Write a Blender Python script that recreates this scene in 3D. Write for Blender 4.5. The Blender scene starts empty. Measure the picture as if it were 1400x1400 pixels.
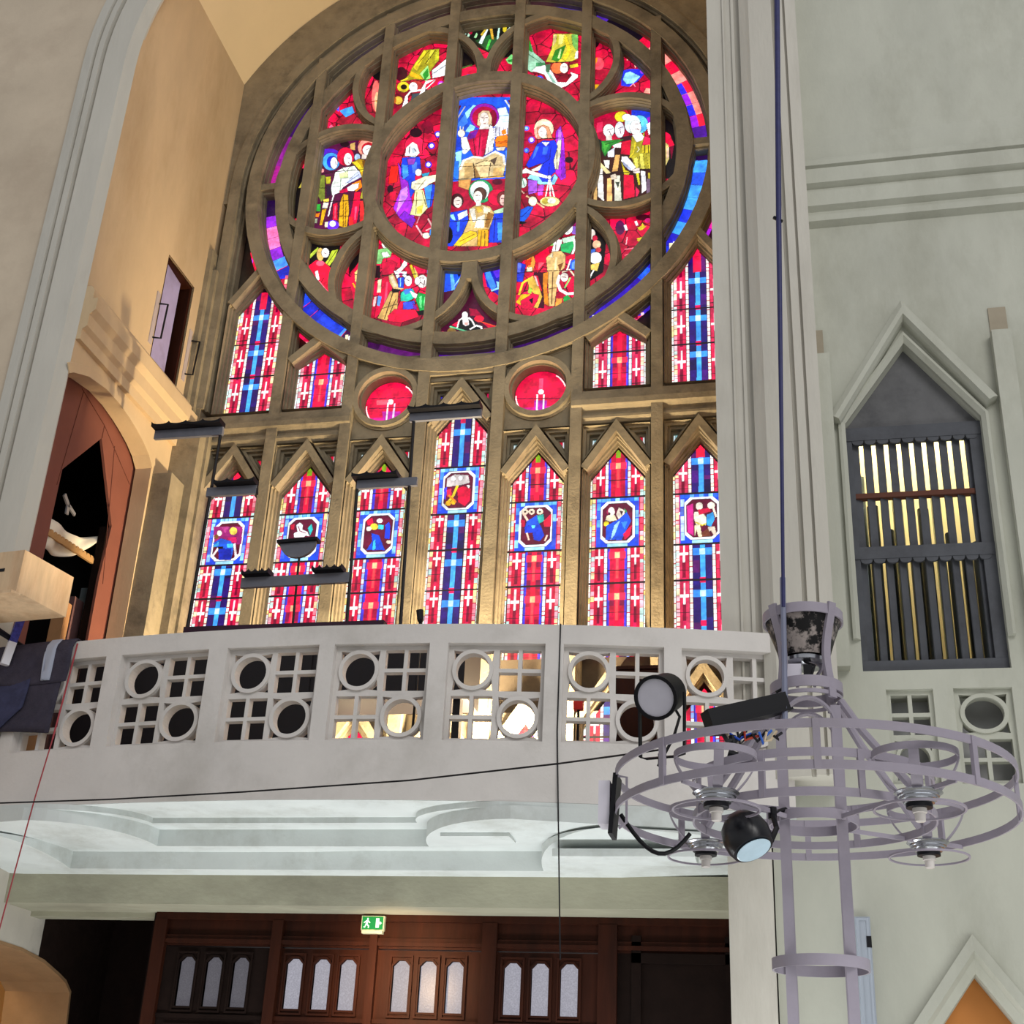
import bpy, bmesh, math, random
import numpy as np
from mathutils import Vector, Matrix
from mathutils.geometry import tessellate_polygon
random.seed(7); rng = np.random.default_rng(7)
PI = math.pi
COL = bpy.context.scene.collection
SC = bpy.context.scene

# ------------------------------------------------------------------ camera
FPX, PITCH, ROLL, YAW = 1821.9, math.radians(25.667), math.radians(2.858), math.radians(-13.151)
def cam_axes():
    cp, sp, cy, sy = math.cos(PITCH), math.sin(PITCH), math.cos(YAW), math.sin(YAW)
    f = np.array([sy*cp, cy*cp, sp]); r = np.array([cy, -sy, 0.0]); u = np.cross(r, f)
    cr, sr = math.cos(ROLL), math.sin(ROLL)
    return np.array([cr*r+sr*u, -sr*r+cr*u, f])
AX = cam_axes(); EYE = np.array([0, 0, 1.6])
cd = bpy.data.cameras.new('camera'); cam = bpy.data.objects.new('camera', cd); COL.objects.link(cam)
cd.sensor_width = 36; cd.sensor_height = 36; cd.lens = 36*FPX/1400; cd.clip_end = 200
cam.matrix_world = Matrix(((AX[0][0], AX[1][0], -AX[2][0], 0), (AX[0][1], AX[1][1], -AX[2][1], 0), (AX[0][2], AX[1][2], -AX[2][2], 1.6), (0, 0, 0, 1)))
SC.camera = cam

# ------------------------------------------------------------------ view and light
SC.view_settings.view_transform = 'Standard'; SC.view_settings.look = 'None'
SC.view_settings.exposure = 0.0; SC.view_settings.gamma = 1.0; SC.view_settings.use_curve_mapping = False
W = bpy.data.worlds.new('nave_daylight'); SC.world = W; W.use_nodes = True
W.node_tree.nodes['Background'].inputs[0].default_value = (0.97, 0.98, 1.0, 1)
W.node_tree.nodes['Background'].inputs[1].default_value = 0.47
def area(name, loc, target, size, power, color, shape='RECTANGLE', size_y=None, spread=PI):
    d = bpy.data.lights.new(name, 'AREA'); d.shape = shape; d.size = size
    if size_y: d.size_y = size_y
    d.energy = power; d.color = color; d.spread = spread
    o = bpy.data.objects.new(name, d); COL.objects.link(o); o.location = loc
    o.rotation_euler = (Vector(target)-Vector(loc)).to_track_quat('-Z', 'Y').to_euler()
    return o
def spot(name, loc, target, power, color, angle, blend=.5, r=.05):
    d = bpy.data.lights.new(name, 'SPOT'); d.energy = power; d.color = color; d.spot_size = angle; d.spot_blend = blend; d.shadow_soft_size = r
    o = bpy.data.objects.new(name, d); COL.objects.link(o); o.location = loc
    o.rotation_euler = (Vector(target)-Vector(loc)).to_track_quat('-Z', 'Y').to_euler()
    return o
WARM = (1.0, 0.80, 0.50)
# floodlights standing on the organ loft, washing up over the window wall and the vault
def point(name, loc, power, color, r=.08):
    d = bpy.data.lights.new(name, 'POINT'); d.energy = power; d.color = color; d.shadow_soft_size = r
    o = bpy.data.objects.new(name, d); COL.objects.link(o); o.location = loc; return o
spot('loft_floodlight', (-2.80, 12.42, 4.85), (-3.1, 12.50, 8.0), 1700, WARM, math.radians(158), .3, .18)
area('loft_floodlight', (-5.2, 12.0, 4.8), (-5.5, 12.9, 9.0), 2.2, 150, WARM, size_y=.25)
# key light added for shading, high up behind and right of the viewer
area('nave_window_light', (7.0, -4.0, 13.5), (-1.0, 10.6, 6.0), 7, 1000, (1.0, 0.98, 0.95), size_y=6)
# upward fill lamps added to imitate daylight off the pale nave floor
area('nave_floor_bounce', (-3.4, 10.0, 0.2), (-3.4, 10.0, 4.0), 7.0, 200, (0.97, 0.99, 1.0), size_y=.8)
area('nave_floor_bounce', (2.2, 6.5, 0.2), (1.2, 10.6, 3.2), 5.0, 150, (0.97, 1.0, 0.98), size_y=3.0)
# lamp over the central door
spot('porch_lamp', (-3.5, 10.5, 2.95), (-3.5, 11.67, 2.9), 200, (1.0, .66, .36), math.radians(80), 1.0, .06)

# ------------------------------------------------------------------ helpers
def s2l(c):
    c = np.asarray(c, float)/255.0
    return np.where(c <= .04045, c/12.92, ((c+.055)/1.055)**2.4)
def ray(x, y): return np.array([(x-700)/FPX, -(y-700)/FPX, 1.0]) @ AX
def onY(x, y, Y): d = ray(x, y); return EYE+d*(Y/d[1])
def onX(x, y, X): d = ray(x, y); return EYE+d*(X/d[0])
def onZ(x, y, Z): d = ray(x, y); return EYE+d*((Z-1.6)/d[2])

MATS = {}
def mat(name, rgb, rough=.8, var=.12, scale=3.0, bump=.0, metallic=0.0, dirt=None, dirt_amt=.5, stretch=(1, 1, 1), spec=.3, fine=30, dr=(.5, .72)):
    """rgb in sRGB 0-255; colour mottled by two noises in object space, optional dirt colour"""
    if name in MATS: return MATS[name]
    m = bpy.data.materials.new(name); m.use_nodes = True; nt = m.node_tree; N = nt.nodes; L = nt.links
    b = N['Principled BSDF']; b.inputs['Roughness'].default_value = rough; b.inputs['Metallic'].default_value = metallic
    b.inputs['Specular IOR Level'].default_value = spec
    c = s2l(rgb)
    g = N.new('ShaderNodeNewGeometry'); mp = N.new('ShaderNodeMapping'); mp.inputs['Scale'].default_value = stretch
    L.new(g.outputs['Position'], mp.inputs['Vector'])
    n1 = N.new('ShaderNodeTexNoise'); n1.inputs['Scale'].default_value = scale; n1.inputs['Detail'].default_value = 6; n1.inputs['Roughness'].default_value = .62
    L.new(mp.outputs[0], n1.inputs['Vector'])
    r1 = N.new('ShaderNodeValToRGB'); r1.color_ramp.elements[0].position = .3; r1.color_ramp.elements[1].position = .7
    r1.color_ramp.elements[0].color = (*np.clip(c*(1-var), 0, 1), 1); r1.color_ramp.elements[1].color = (*np.clip(c*(1+var*.7), 0, 1), 1)
    L.new(n1.outputs[0], r1.inputs[0]); out = r1.outputs[0]
    if dirt is not None:
        n2 = N.new('ShaderNodeTexNoise'); n2.inputs['Scale'].default_value = scale*.45; n2.inputs['Detail'].default_value = 8; n2.inputs['Roughness'].default_value = .7
        L.new(mp.outputs[0], n2.inputs['Vector'])
        r2 = N.new('ShaderNodeValToRGB'); r2.color_ramp.elements[0].position = dr[0]; r2.color_ramp.elements[1].position = dr[1]
        r2.color_ramp.elements[0].color = (0, 0, 0, 1); r2.color_ramp.elements[1].color = (dirt_amt,)*3+(1,)
        L.new(n2.outputs[0], r2.inputs[0])
        mx = N.new('ShaderNodeMix'); mx.data_type = 'RGBA'
        L.new(r2.outputs[0], mx.inputs[0]); L.new(out, mx.inputs[6]); mx.inputs[7].default_value = (*s2l(dirt), 1); out = mx.outputs[2]
    L.new(out, b.inputs['Base Color'])
    if bump:
        n3 = N.new('ShaderNodeTexNoise'); n3.inputs['Scale'].default_value = fine; n3.inputs['Detail'].default_value = 5
        L.new(mp.outputs[0], n3.inputs['Vector'])
        bp = N.new('ShaderNodeBump'); bp.inputs['Strength'].default_value = bump; bp.inputs['Distance'].default_value = .02
        L.new(n3.outputs[0], bp.inputs['Height']); L.new(bp.outputs[0], b.inputs['Normal'])
    MATS[name] = m; return m
def emat(name, rgb, strength):
    if name in MATS: return MATS[name]
    m = bpy.data.materials.new(name); m.use_nodes = True; b = m.node_tree.nodes['Principled BSDF']
    b.inputs['Base Color'].default_value = (*s2l(rgb)*.3, 1); b.inputs['Emission Color'].default_value = (*s2l(rgb), 1)
    b.inputs['Emission Strength'].default_value = strength; b.inputs['Roughness'].default_value = .3
    MATS[name] = m; return m

def link(name, me, material=None, parent=None):
    o = bpy.data.objects.new(name, me); COL.objects.link(o)
    if material is not None: me.materials.append(material)
    if parent is not None: o.parent = parent; o.matrix_parent_inverse = parent.matrix_world.inverted() if False else Matrix.Translation(-Vector(parent.location))
    return o
class MB:
    """collects shapes in world coordinates, links them as one mesh object"""
    def __init__(s): s.v = []; s.f = []
    def add(s, v, f):
        n = len(s.v); s.v += [tuple(map(float, p)) for p in v]; s.f += [tuple(i+n for i in q) for q in f]; return s
    def box(s, x0, x1, y0, y1, z0, z1):
        v = [(x0,y0,z0),(x1,y0,z0),(x1,y1,z0),(x0,y1,z0),(x0,y0,z1),(x1,y0,z1),(x1,y1,z1),(x0,y1,z1)]
        return s.add(v, [(0,3,2,1),(4,5,6,7),(0,1,5,4),(1,2,6,5),(2,3,7,6),(3,0,4,7)])
    def obox(s, c, ax, ay, az):
        """oriented box: centre and three half-axis vectors"""
        c, ax, ay, az = (np.asarray(k, float) for k in (c, ax, ay, az))
        v = [c+i*ax+j*ay+k*az for k in (-1, 1) for i, j in ((-1,-1),(1,-1),(1,1),(-1,1))]
        return s.add(v, [(0,3,2,1),(4,5,6,7),(0,1,5,4),(1,2,6,5),(2,3,7,6),(3,0,4,7)])
    def plate(s, loops, fn, d0, d1):
        """2D polygon with holes, extruded between depths d0 and d1; fn(a, b, d) -> point"""
        pl = [[Vector((a, b, 0)) for a, b in lp] for lp in loops]
        tr = tessellate_polygon(pl); flat = [p for lp in loops for p in lp]; n = len(flat)
        v = [fn(a, b, d0) for a, b in flat]+[fn(a, b, d1) for a, b in flat]
        f = [tuple(t) for t in tr]+[tuple(i+n for i in reversed(t)) for t in tr]
        k = 0
        for lp in loops:
            m = len(lp)
            for i in range(m): j = (i+1) % m; f.append((k+i, k+j, k+j+n, k+i+n))
            k += m
        return s.add(v, f)
    def tube(s, path, r, n=8, caps=True):
        P = [np.asarray(p, float) for p in path]; m = len(P); rr = r if hasattr(r, '__len__') else [r]*m
        v = []; prev = None
        for i in range(m):
            t = P[min(i+1, m-1)]-P[max(i-1, 0)]; t = t/(np.linalg.norm(t)+1e-12)
            if prev is None:
                a = np.array([0, 0, 1.0]) if abs(t[2]) < .9 else np.array([1.0, 0, 0]); prev = np.cross(t, a)
            u = prev-t*np.dot(prev, t); u /= np.linalg.norm(u)+1e-12; prev = u; w = np.cross(t, u)
            for k in range(n): an = 2*PI*k/n; v.append(P[i]+rr[i]*(math.cos(an)*u+math.sin(an)*w))
        f = [(i*n+k, i*n+(k+1) % n, (i+1)*n+(k+1) % n, (i+1)*n+k) for i in range(m-1) for k in range(n)]
        if caps: f += [tuple(reversed(range(n))), tuple((m-1)*n+k for k in range(n))]
        return s.add(v, f)
    def strip(s, path, w, h, side=None):
        """flat bar of width w (along side) and thickness h swept along a path"""
        P = [np.asarray(p, float) for p in path]; m = len(P); v = []
        for i in range(m):
            t = P[min(i+1, m-1)]-P[max(i-1, 0)]; t /= np.linalg.norm(t)+1e-12
            sd = np.asarray(side, float) if side is not None else np.array([0, 0, 1.0])
            a = sd-t*np.dot(sd, t); a /= np.linalg.norm(a)+1e-12; b = np.cross(t, a)
            for p, q in ((-1,-1),(1,-1),(1,1),(-1,1)): v.append(P[i]+a*p*w/2+b*q*h/2)
        f = [(i*4+k, i*4+(k+1) % 4, (i+1)*4+(k+1) % 4, (i+1)*4+k) for i in range(m-1) for k in range(4)]
        return s.add(v, f+[(3,2,1,0), tuple((m-1)*4+k for k in range(4))])
    def lathe(s, prof, c, axis=(0, 0, 1), n=24):
        """profile of (radius, height along axis)"""
        c = np.asarray(c, float); t = np.asarray(axis, float); t /= np.linalg.norm(t)
        a = np.array([0, 0, 1.0]) if abs(t[2]) < .9 else np.array([1.0, 0, 0]); u = np.cross(a, t); u /= np.linalg.norm(u); w = np.cross(t, u)
        v = [c+t*h+r*(math.cos(2*PI*k/n)*u+math.sin(2*PI*k/n)*w) for r, h in prof for k in range(n)]
        m = len(prof)
        f = [(i*n+k, i*n+(k+1) % n, (i+1)*n+(k+1) % n, (i+1)*n+k) for i in range(m-1) for k in range(n)]
        return s.add(v, f+[tuple(reversed(range(n))), tuple((m-1)*n+k for k in range(n))])
    def sweep(s, path, prof, fn, closed=False):
        """profile (t sideways to the left of the path, d depth) along a 2D polyline, mitred; fn(a, b, d) -> point"""
        P = [np.asarray(p, float) for p in path]; m = len(P); v = []
        for i in range(m):
            if closed: p0, p2 = P[i-1], P[(i+1) % m]
            else: p0, p2 = P[max(i-1, 0)], P[min(i+1, m-1)]
            d1 = P[i]-p0; d2 = p2-P[i]
            if np.linalg.norm(d1) < 1e-9: d1 = d2
            if np.linalg.norm(d2) < 1e-9: d2 = d1
            d1 = d1/np.linalg.norm(d1); d2 = d2/np.linalg.norm(d2)
            n1 = np.array([-d1[1], d1[0]]); n2 = np.array([-d2[1], d2[0]]); nn = n1+n2; nn /= np.linalg.norm(nn)+1e-12
            k = 1/max(np.dot(nn, n1), .3)
            for t, d in prof: q = P[i]+nn*t*k; v.append(fn(q[0], q[1], d))
        q = len(prof); f = []
        for i in range(m if closed else m-1):
            j = (i+1) % m
            for k in range(q-1): f.append((i*q+k, j*q+k, j*q+k+1, i*q+k+1))
        if not closed: f += [tuple(range(q)), tuple(reversed([(m-1)*q+k for k in range(q)]))]
        return s.add(v, f)
    def build(s, name, material, parent=None, smooth=False):
        me = bpy.data.meshes.new(name); me.from_pydata(s.v, [], s.f); me.update()
        b = bmesh.new(); b.from_mesh(me); bmesh.ops.recalc_face_normals(b, faces=b.faces); b.to_mesh(me); b.free()
        if smooth:
            for p in me.polygons: p.use_smooth = True
            try: me.set_sharp_from_angle(angle=math.radians(40))
            except Exception: pass
        return link(name, me, material, parent)
def empty(name, loc):
    o = bpy.data.objects.new(name, None); COL.objects.link(o); o.location = loc; return o
def tag(o, label=None, cat=None, group=None, kind=None):
    if label: o['label'] = label
    if cat: o['category'] = cat
    if group: o['group'] = group
    if kind: o['kind'] = kind
    return o
def st(o, label=None): o['kind'] = 'structure'; (label and tag(o, label)); return o
def circ(cx, cz, r, n=64, a0=0, a1=2*PI, closed=True):
    m = n if closed else n+1
    return [(cx+r*math.cos(a0+(a1-a0)*k/n), cz+r*math.sin(a0+(a1-a0)*k/n)) for k in range(m)]
XZ = lambda Y: (lambda a, b, d: (a, Y+d, b))
YZ = lambda X: (lambda a, b, d: (X+d, a, b))
def copy_tree(o, parent=None):
    c = o.copy(); COL.objects.link(c)
    if parent is not None: c.parent = parent
    for ch in list(o.children): copy_tree(ch, c)
    return c

# ------------------------------------------------------------------ materials
STONE = mat('window_stone', (150, 137, 113), .9, .22, 4, .25, dirt=(78, 70, 60), dirt_amt=.7)
CREAM = mat('warm_plaster', (206, 180, 144), .9, .13, 1.2, .12, dirt=(160, 125, 85), dirt_amt=.5, stretch=(1, 1, .35))
VAULT = mat('vault_plaster', (226, 204, 166), .9, .05, .8, .05)
PIER = mat('pier_concrete', (196, 192, 182), .9, .09, 2.2, .2, dirt=(140, 134, 124), dirt_amt=.45, stretch=(1, 1, .2))
WALLP = mat('painted_wall', (184, 185, 173), .9, .10, 1.6, .15, dirt=(140, 138, 122), dirt_amt=.5, stretch=(1, 1, .45))
PIERL = mat('left_wall_plaster', (208, 192, 170), .9, .09, 1.3, .12, dirt=(176, 158, 138), dirt_amt=.6)
RAILM = mat('parapet_paint', (212, 207, 203), .85, .07, 2.0, .12, dirt=(165, 160, 152), dirt_amt=.5)
SOFFIT = mat('soffit_paint', (206, 212, 210), .85, .08, 2.2, .1, dirt=(140, 140, 128), dirt_amt=.55)
BEAMM = mat('beam_concrete', (160, 158, 138), .9, .16, 2.6, .2, dirt=(110, 106, 92), dirt_amt=.6, stretch=(.5, 1, 1))
WOOD = mat('door_wood', (48, 20, 9), .6, .3, 5, .1, dirt=(30, 13, 7), dirt_amt=.7, stretch=(2, 1, .3), spec=.12)
DWOOD = mat('dark_wood', (24, 15, 12), .8, .3, 5, .1, spec=.08)  # dark wood; on the unlit porch ends shade is put into this colour
BROWN = mat('organ_case_panel', (126, 76, 64), .6, .08, 3, .05)
BLACK = mat('black_metal', (12, 12, 18), .5, .1, 8, 0, spec=.25)
LAV = mat('lilac_grey_paint', (152, 145, 158), .5, .06, 9, .03, dirt=(140, 132, 138), dirt_amt=.4)
RACK = mat('rack_grey', (108, 110, 120), .6, .12, 10, .05)
PLY = mat('plywood', (214, 184, 148), .7, .14, 4, .05, dirt=(180, 130, 90), dirt_amt=.5, stretch=(3, 3, .6))
FLOORM = mat('pale_stone_floor', (176, 174, 166), .7, .08, 1.5, .05)
GLASSW = emat('obscured_door_glass', (200, 198, 212), .55)
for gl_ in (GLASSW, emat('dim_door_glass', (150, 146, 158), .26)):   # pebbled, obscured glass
    nt_ = gl_.node_tree; pb_ = nt_.nodes['Principled BSDF']; pb_.inputs['Base Color'].default_value = (.03, .03, .03, 1); pb_.inputs['Specular IOR Level'].default_value = .08
    vo = nt_.nodes.new('ShaderNodeTexVoronoi'); vo.inputs['Scale'].default_value = 90; ge_ = nt_.nodes.new('ShaderNodeNewGeometry'); nt_.links.new(ge_.outputs['Position'], vo.inputs['Vector'])
    cr = nt_.nodes.new('ShaderNodeValToRGB'); e0 = pb_.inputs['Emission Color'].default_value[:]; cr.color_ramp.elements[0].color = tuple(k*.8 for k in e0[:3])+(1,); cr.color_ramp.elements[1].color = tuple(min(k*1.25, 1) for k in e0[:3])+(1,)
    nt_.links.new(vo.outputs['Distance'], cr.inputs[0]); nt_.links.new(cr.outputs[0], pb_.inputs['Emission Color'])
    bp_ = nt_.nodes.new('ShaderNodeBump'); bp_.inputs['Strength'].default_value = .4; nt_.links.new(vo.outputs['Distance'], bp_.inputs['Height']); nt_.links.new(bp_.outputs[0], pb_.inputs['Normal'])
# ------------------------------------------------------------------ key dimensions (metres; X right, Y away, Z up)
S = .9217; XC, ZC = -3.7245, 13.0166            # bay of the window, centre of the rose
YF, YG = 13.0, 13.19                            # face of the stone, plane of the glass
XL, XR = -7.17, -.28                            # side walls of the window bay
YA = 10.42                                      # front arris of the bay
def U(u): return XC+u*S
def V(v): return ZC+v*S
def uv(pts): return [(U(a), V(b)) for a, b in pts]

# floor, side walls, vault
st(MB().box(-16, 12, -8, 14.5, -.2, 0).build('floor', FLOORM))
va0 = math.atan2(14.86-ZC, XR-XC); va1 = math.atan2(14.86-ZC, XL-XC)
RV = math.hypot(XL-XC, 14.86-ZC)
pts = circ(XC, ZC, RV, 48, va0, va1, False); pts2 = circ(XC, ZC, RV+.25, 48, va0, va1, False)
m = MB(); n = len(pts)
v = [(a, y, b) for y in (YA+.02, 13.4) for a, b in pts]+[(a, y, b) for y in (YA+.02, 13.4) for a, b in pts2]
f = [(i, i+1, n+i+1, n+i) for i in range(n-1)]+[(2*n+i, 3*n+i, 3*n+i+1, 2*n+i+1) for i in range(n-1)]+[(i, 2*n+i, 2*n+i+1, i+1) for i in range(n-1)]
st(m.add(v, f).build('ceiling', VAULT, smooth=True))

# left side wall of the bay: organ arch below the ledge, small doorway above
arch = [(10.2, 5.2), (10.2, 8.2), (10.3, 8.46), (10.5, 8.64), (10.78, 8.76), (11.15, 8.825), (11.45, 8.82), (11.7, 8.785), (11.9, 8.74), (12.09, 8.682), (12.25, 8.61), (12.375, 8.505), (12.40, 7.4), (12.42, 6.4), (12.42, 5.2)]
doorway = [(11.89, 9.70), (12.595, 9.70), (12.60, 11.17), (11.89, 11.15)]
st(MB().plate([[(12.42, 4.55), (13.3, 4.55), (13.3, 14.9), (10.42, 14.9), (10.42, 8.58)]+arch[3:-1], doorway], YZ(XL), 0, -.2).build('wall_left', CREAM))
# plain lower side wall under the loft, with the passage arch
pas = [(12.72, 0), (12.70, 2.55), (12.66, 2.84), (12.53, 2.93), (12.37, 2.98), (12.06, 3.06), (11.65, 3.11), (11.26, 3.12), (10.9, 3.10), (10.6, 3.02), (10.45, 2.9), (10.45, 0)]
st(MB().plate([[(11.95, 4.03), (10.3, 4.03), (10.3, 0)]+[q for q in pas[::-1] if q[0] < 11.9]+[(11.95, 3.08)]], YZ(XL), 0, -.40).build('wall_left_front', mat('porch_plaster', (190, 184, 172), .9, .1, 2, dirt=(110, 100, 90), dirt_amt=.6)))
st(MB().sweep(pas[::-1], [(.0, .004), (-.03, .004), (-.03, -.70), (.0, -.70)], YZ(XL)).build('trim_23', mat('arch_lining', (150, 118, 84), .9, .15, 4, .1)))
st(MB().plate([[(13.3, 0), (13.3, 4.03), (11.95, 4.03), (11.95, 3.08)]+[q for q in pas[::-1] if q[0] > 11.96]], YZ(XL), 0, -.40).build('wall_left_lower', mat('porch_dark_panelling', (32, 22, 18), .9, .3, 9, .15, spec=.08)))  # same plaster as the front piece, its shade put into the colour
st(MB().box(XL-2.0, XL-1.9, 8, 14.4, 0, 4.4).box(XL-2.0, XL, 14.3, 14.4, 0, 4.4).build('wall_passage', mat('passage_plaster', (206, 160, 104), .9, .06, 2)))
area('passage_lamp', (XL-1.2, 10.9, 3.6), (XL-.9, 13.0, 2.4), .5, 34, (1, .78, .5))
st(MB().box(XR, XR+.3, 10.96, 13.4, 0, 14.95).build('wall_right', CREAM))
# ledge along the left side wall
prof = [(0, 9.66), (.06, 9.66), (.10, 9.60), (.10, 9.50), (.16, 9.50), (.16, 9.36), (.10, 9.30), (.10, 9.16), (.05, 9.12), (.05, 9.0), (0, 9.0)]
m = MB(); v = [(XL+t, y, z) for y in (10.42, 13.1) for t, z in prof]; k = len(prof)
st(m.add(v, [(i, i+1, k+i+1, k+i) for i in range(k-1)]+[tuple(range(k)), tuple(k+i for i in reversed(range(k)))]).build('trim_1', CREAM))
# moulded rim of the organ arch
rim = [(10.43, 8.59)]+[(y, z) for y, z in arch[3:12]]
st(MB().sweep(rim, [(-.0, 0), (0, .012), (.10, .012), (.11, .0)], YZ(XL)).build('trim_2', CREAM))
st(MB().box(XL-.18, XL+.24, 12.425, 12.76, 4.6, 8.46).build('trim_3', STONE))

# outer arch of the bay: one moulded sweep up the left pier, over and down the right pier
apath = [(XL, 4.3), (XL, 6), (XL, 12.75)]+circ(XC, 12.75, (XR-XL)/2, 48, PI, 0, False)[1:]+[(XR, 6), (XR, 4.3)]
aprof = [(.03, .06), (.03, 0.01), (0, 0), (.07, -.06), (.10, -.09), (.33, -.14), (.335, -.10), (.365, -.10), (.37, -.16), (.44, -.16), (.445, -.13), (.46, -.13), (.465, -.18), (.57, -.18), (.575, .45)]
st(MB().sweep(apath, aprof, XZ(YA)).build('trim_4', PIER))
st(MB().plate([[(-.615, 0), (-.58, 0), (-.28, 0), (-.28, 15.2), (-.615, 15.2)]], XZ(10.50), 0, 1.2).build('trim_5', PIER))
m = MB()
for x, w in ((-.455, .018), (-.365, .03)): m.box(x, x+w, 10.475, 10.51, 4.0, 15.2)
st(m.build('trim_6', PIER))

# nave-facing wall: niche and parapet to the right, plain wall to the left and above
YW = 10.6
P2 = lambda x, y, Y=YW: (onY(x, y, Y)[0], onY(x, y, Y)[2])
nich = [P2(1183, 918), P2(1156, 582), P2(1234, 470), P2(1338, 568), P2(1384, 913)]
NX0, NX1 = .50, 1.64; NXA = 1.06; NZ0, NZS, NZA = 5.235, 7.52, 8.315
nich = [(NX0, NZ0), (NX1, NZ0), (NX1, NZS), (NXA, NZA), (NX0, NZS)]
q = [P2(1333, 1330), P2(1287, 1400), P2(1386, 1400)]
AX0 = q[0][0]; AZ = q[0][1]; sl = (AZ-q[1][1])/(AX0-q[1][0]); hw = .62
lown = [(AX0-hw, .3), (AX0+hw, .3), (AX0+hw, AZ-hw*sl), (AX0, AZ), (AX0-hw, AZ-hw*sl)]
LA = (*P2(1211, 942)[:1], P2(1275, 938)[0]); LB_ = (P2(1303, 941)[0], P2(1383, 936)[0]); ZT = P2(1250, 942)[1]; ZB = P2(1380, 1071)[1]
holeA = [(LA[0], ZB), (LA[1], ZB), (LA[1], ZT), (LA[0], ZT)]; holeB = [(LB_[0], ZB), (LB_[1], ZB), (LB_[1], ZT), (LB_[0], ZT)]
outer = [(XR+.01, 0), (6, 0), (6, 20), (XR+.01, 20)]
st(MB().plate([outer, nich, lown, holeA, holeB], XZ(YW), 0, .35).build('wall_front_right', WALLP))
top = [(XR+.01, 20), (XL-.01, 20)]+[(a, b) for a, b in circ(XC, 12.75, (XR-XL)/2+.5, 32, PI, 0, False)]
st(MB().plate([[(-15, 0), (XL-.5, 0), (XL-.5, 20), (-15, 20)]], XZ(10.30), 0, .35).build('wall_front_left', PIERL))
ap = circ(XC, 12.75, (XR-XL)/2+.55, 40, PI, 0, False)
st(MB().plate([[(XL-.55, 20)]+ap+[(XR+.55, 20)]], XZ(10.45), 0, .3).build('wall_front_top', PIERL))

# cornice on the nave-facing wall
prof = [(0, 10.70), (-.22, 10.62), (-.22, 10.47), (-.24, 10.45), (-.24, 10.40), (-.20, 10.37), (-.20, 10.33), (-.30, 10.32), (-.30, 10.18), (-.20, 10.13), (-.20, 10.11), (-.26, 10.09), (-.26, 9.94), (-.14, 9.90), (-.14, 9.87), (-.17, 9.85), (-.17, 9.78), (0, 9.75)]
prof = [(d*.8, z) for d, z in [(0, 10.80), (-.06, 10.62), (-.06, 10.49), (-.10, 10.46), (-.13, 10.42), (-.13, 10.36), (-.08, 10.34), (-.08, 10.32), (-.17, 10.29), (-.17, 10.12), (-.09, 10.09), (-.09, 10.06), (-.15, 10.03), (-.15, 9.86), (-.07, 9.83), (-.07, 9.80), (-.1, 9.78), (-.1, 9.71), (0, 9.68)]]
m = MB(); k = len(prof); v = [(x, YW+d, z) for x in (XR+.4, 6) for d, z in prof]
st(m.add(v, [(i, i+1, k+i+1, k+i) for i in range(k-1)]+[tuple(range(k)), tuple(k+i for i in reversed(range(k)))]).build('trim_7', WALLP))
# hood mould, side strips and sill of the organ niche
hood = [(NX0-.135, 7.56), (NXA, 8.72), (NX1+.145, 7.66)]
m = MB().sweep(hood, [(0, .02), (0, -.10), (-.05, -.14), (-.09, -.14), (-.11, -.09), (-.12, .02)], XZ(YW))
st(m.build('trim_8', WALLP))
m = MB().sweep([(NX0, 5.5), (NX0, NZS), (NXA, NZA), (NX1, NZS), (NX1, 5.5)], [(.06, .01), (.06, -.05), (.035, -.06), (0, -.02), (0, .01)], XZ(YW))
st(m.build('trim_9', WALLP))
m = MB().box(1.80, 1.965, YW-.12, YW+.02, 5.24, 8.32).box(.27, .40, YW-.13, YW+.02, 5.24, 8.20)
st(m.build('trim_10', WALLP))
m = MB().box(1.81, 1.96, YW-.015, YW+.02, 8.32, 8.62).box(.26, .36, YW-.015, YW+.02, 8.20, 8.52)
st(m.build('trim_11', mat('bare_patch', (160, 150, 132), .9, .1, 4)))
m = MB().sweep([(AX0-hw-.22, AZ-(hw)*sl-.05), (AX0, AZ+.26), (AX0+hw+.22, AZ-hw*sl-.05)], [(0, .02), (0, -.07), (-.07, -.09), (-.10, -.05), (-.16, -.02), (-.17, .02)], XZ(YW))
st(m.build('trim_12', WALLP))
st(MB().plate([lown], XZ(YW), .2, .24).build('door_5', mat('ochre_door_panel', (190, 122, 58), .6, .05, 3)), 'ochre brown panel filling the pointed niche low on the right wall')
CHM = mat('chamber_plaster', (234, 218, 166), .9, .06, 2)
st(MB().box(-.2, 4.0, YW+1.2, YW+1.3, 3.6, 9.0).build('wall_organ_chamber', CHM)); st(MB().box(-.2, 4, YW+.56, YW+1.2, 4.1, 4.2).build('floor_organ_chamber', CHM)); st(MB().box(XR+.3, XR+.4, YW+.36, YW+1.2, 4.2, 9).build('wall_organ_chamber_side', CHM)); st(MB().box(-.2, 4, YW+.36, YW+1.2, 8.9, 9.0).build('ceiling_organ_chamber', CHM))
area('organ_chamber_lamp', (1.1, YW+.55, 8.5), (1.1, YW+1.2, 6.6), .9, 60, (1, .92, .72), size_y=.2)

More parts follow.
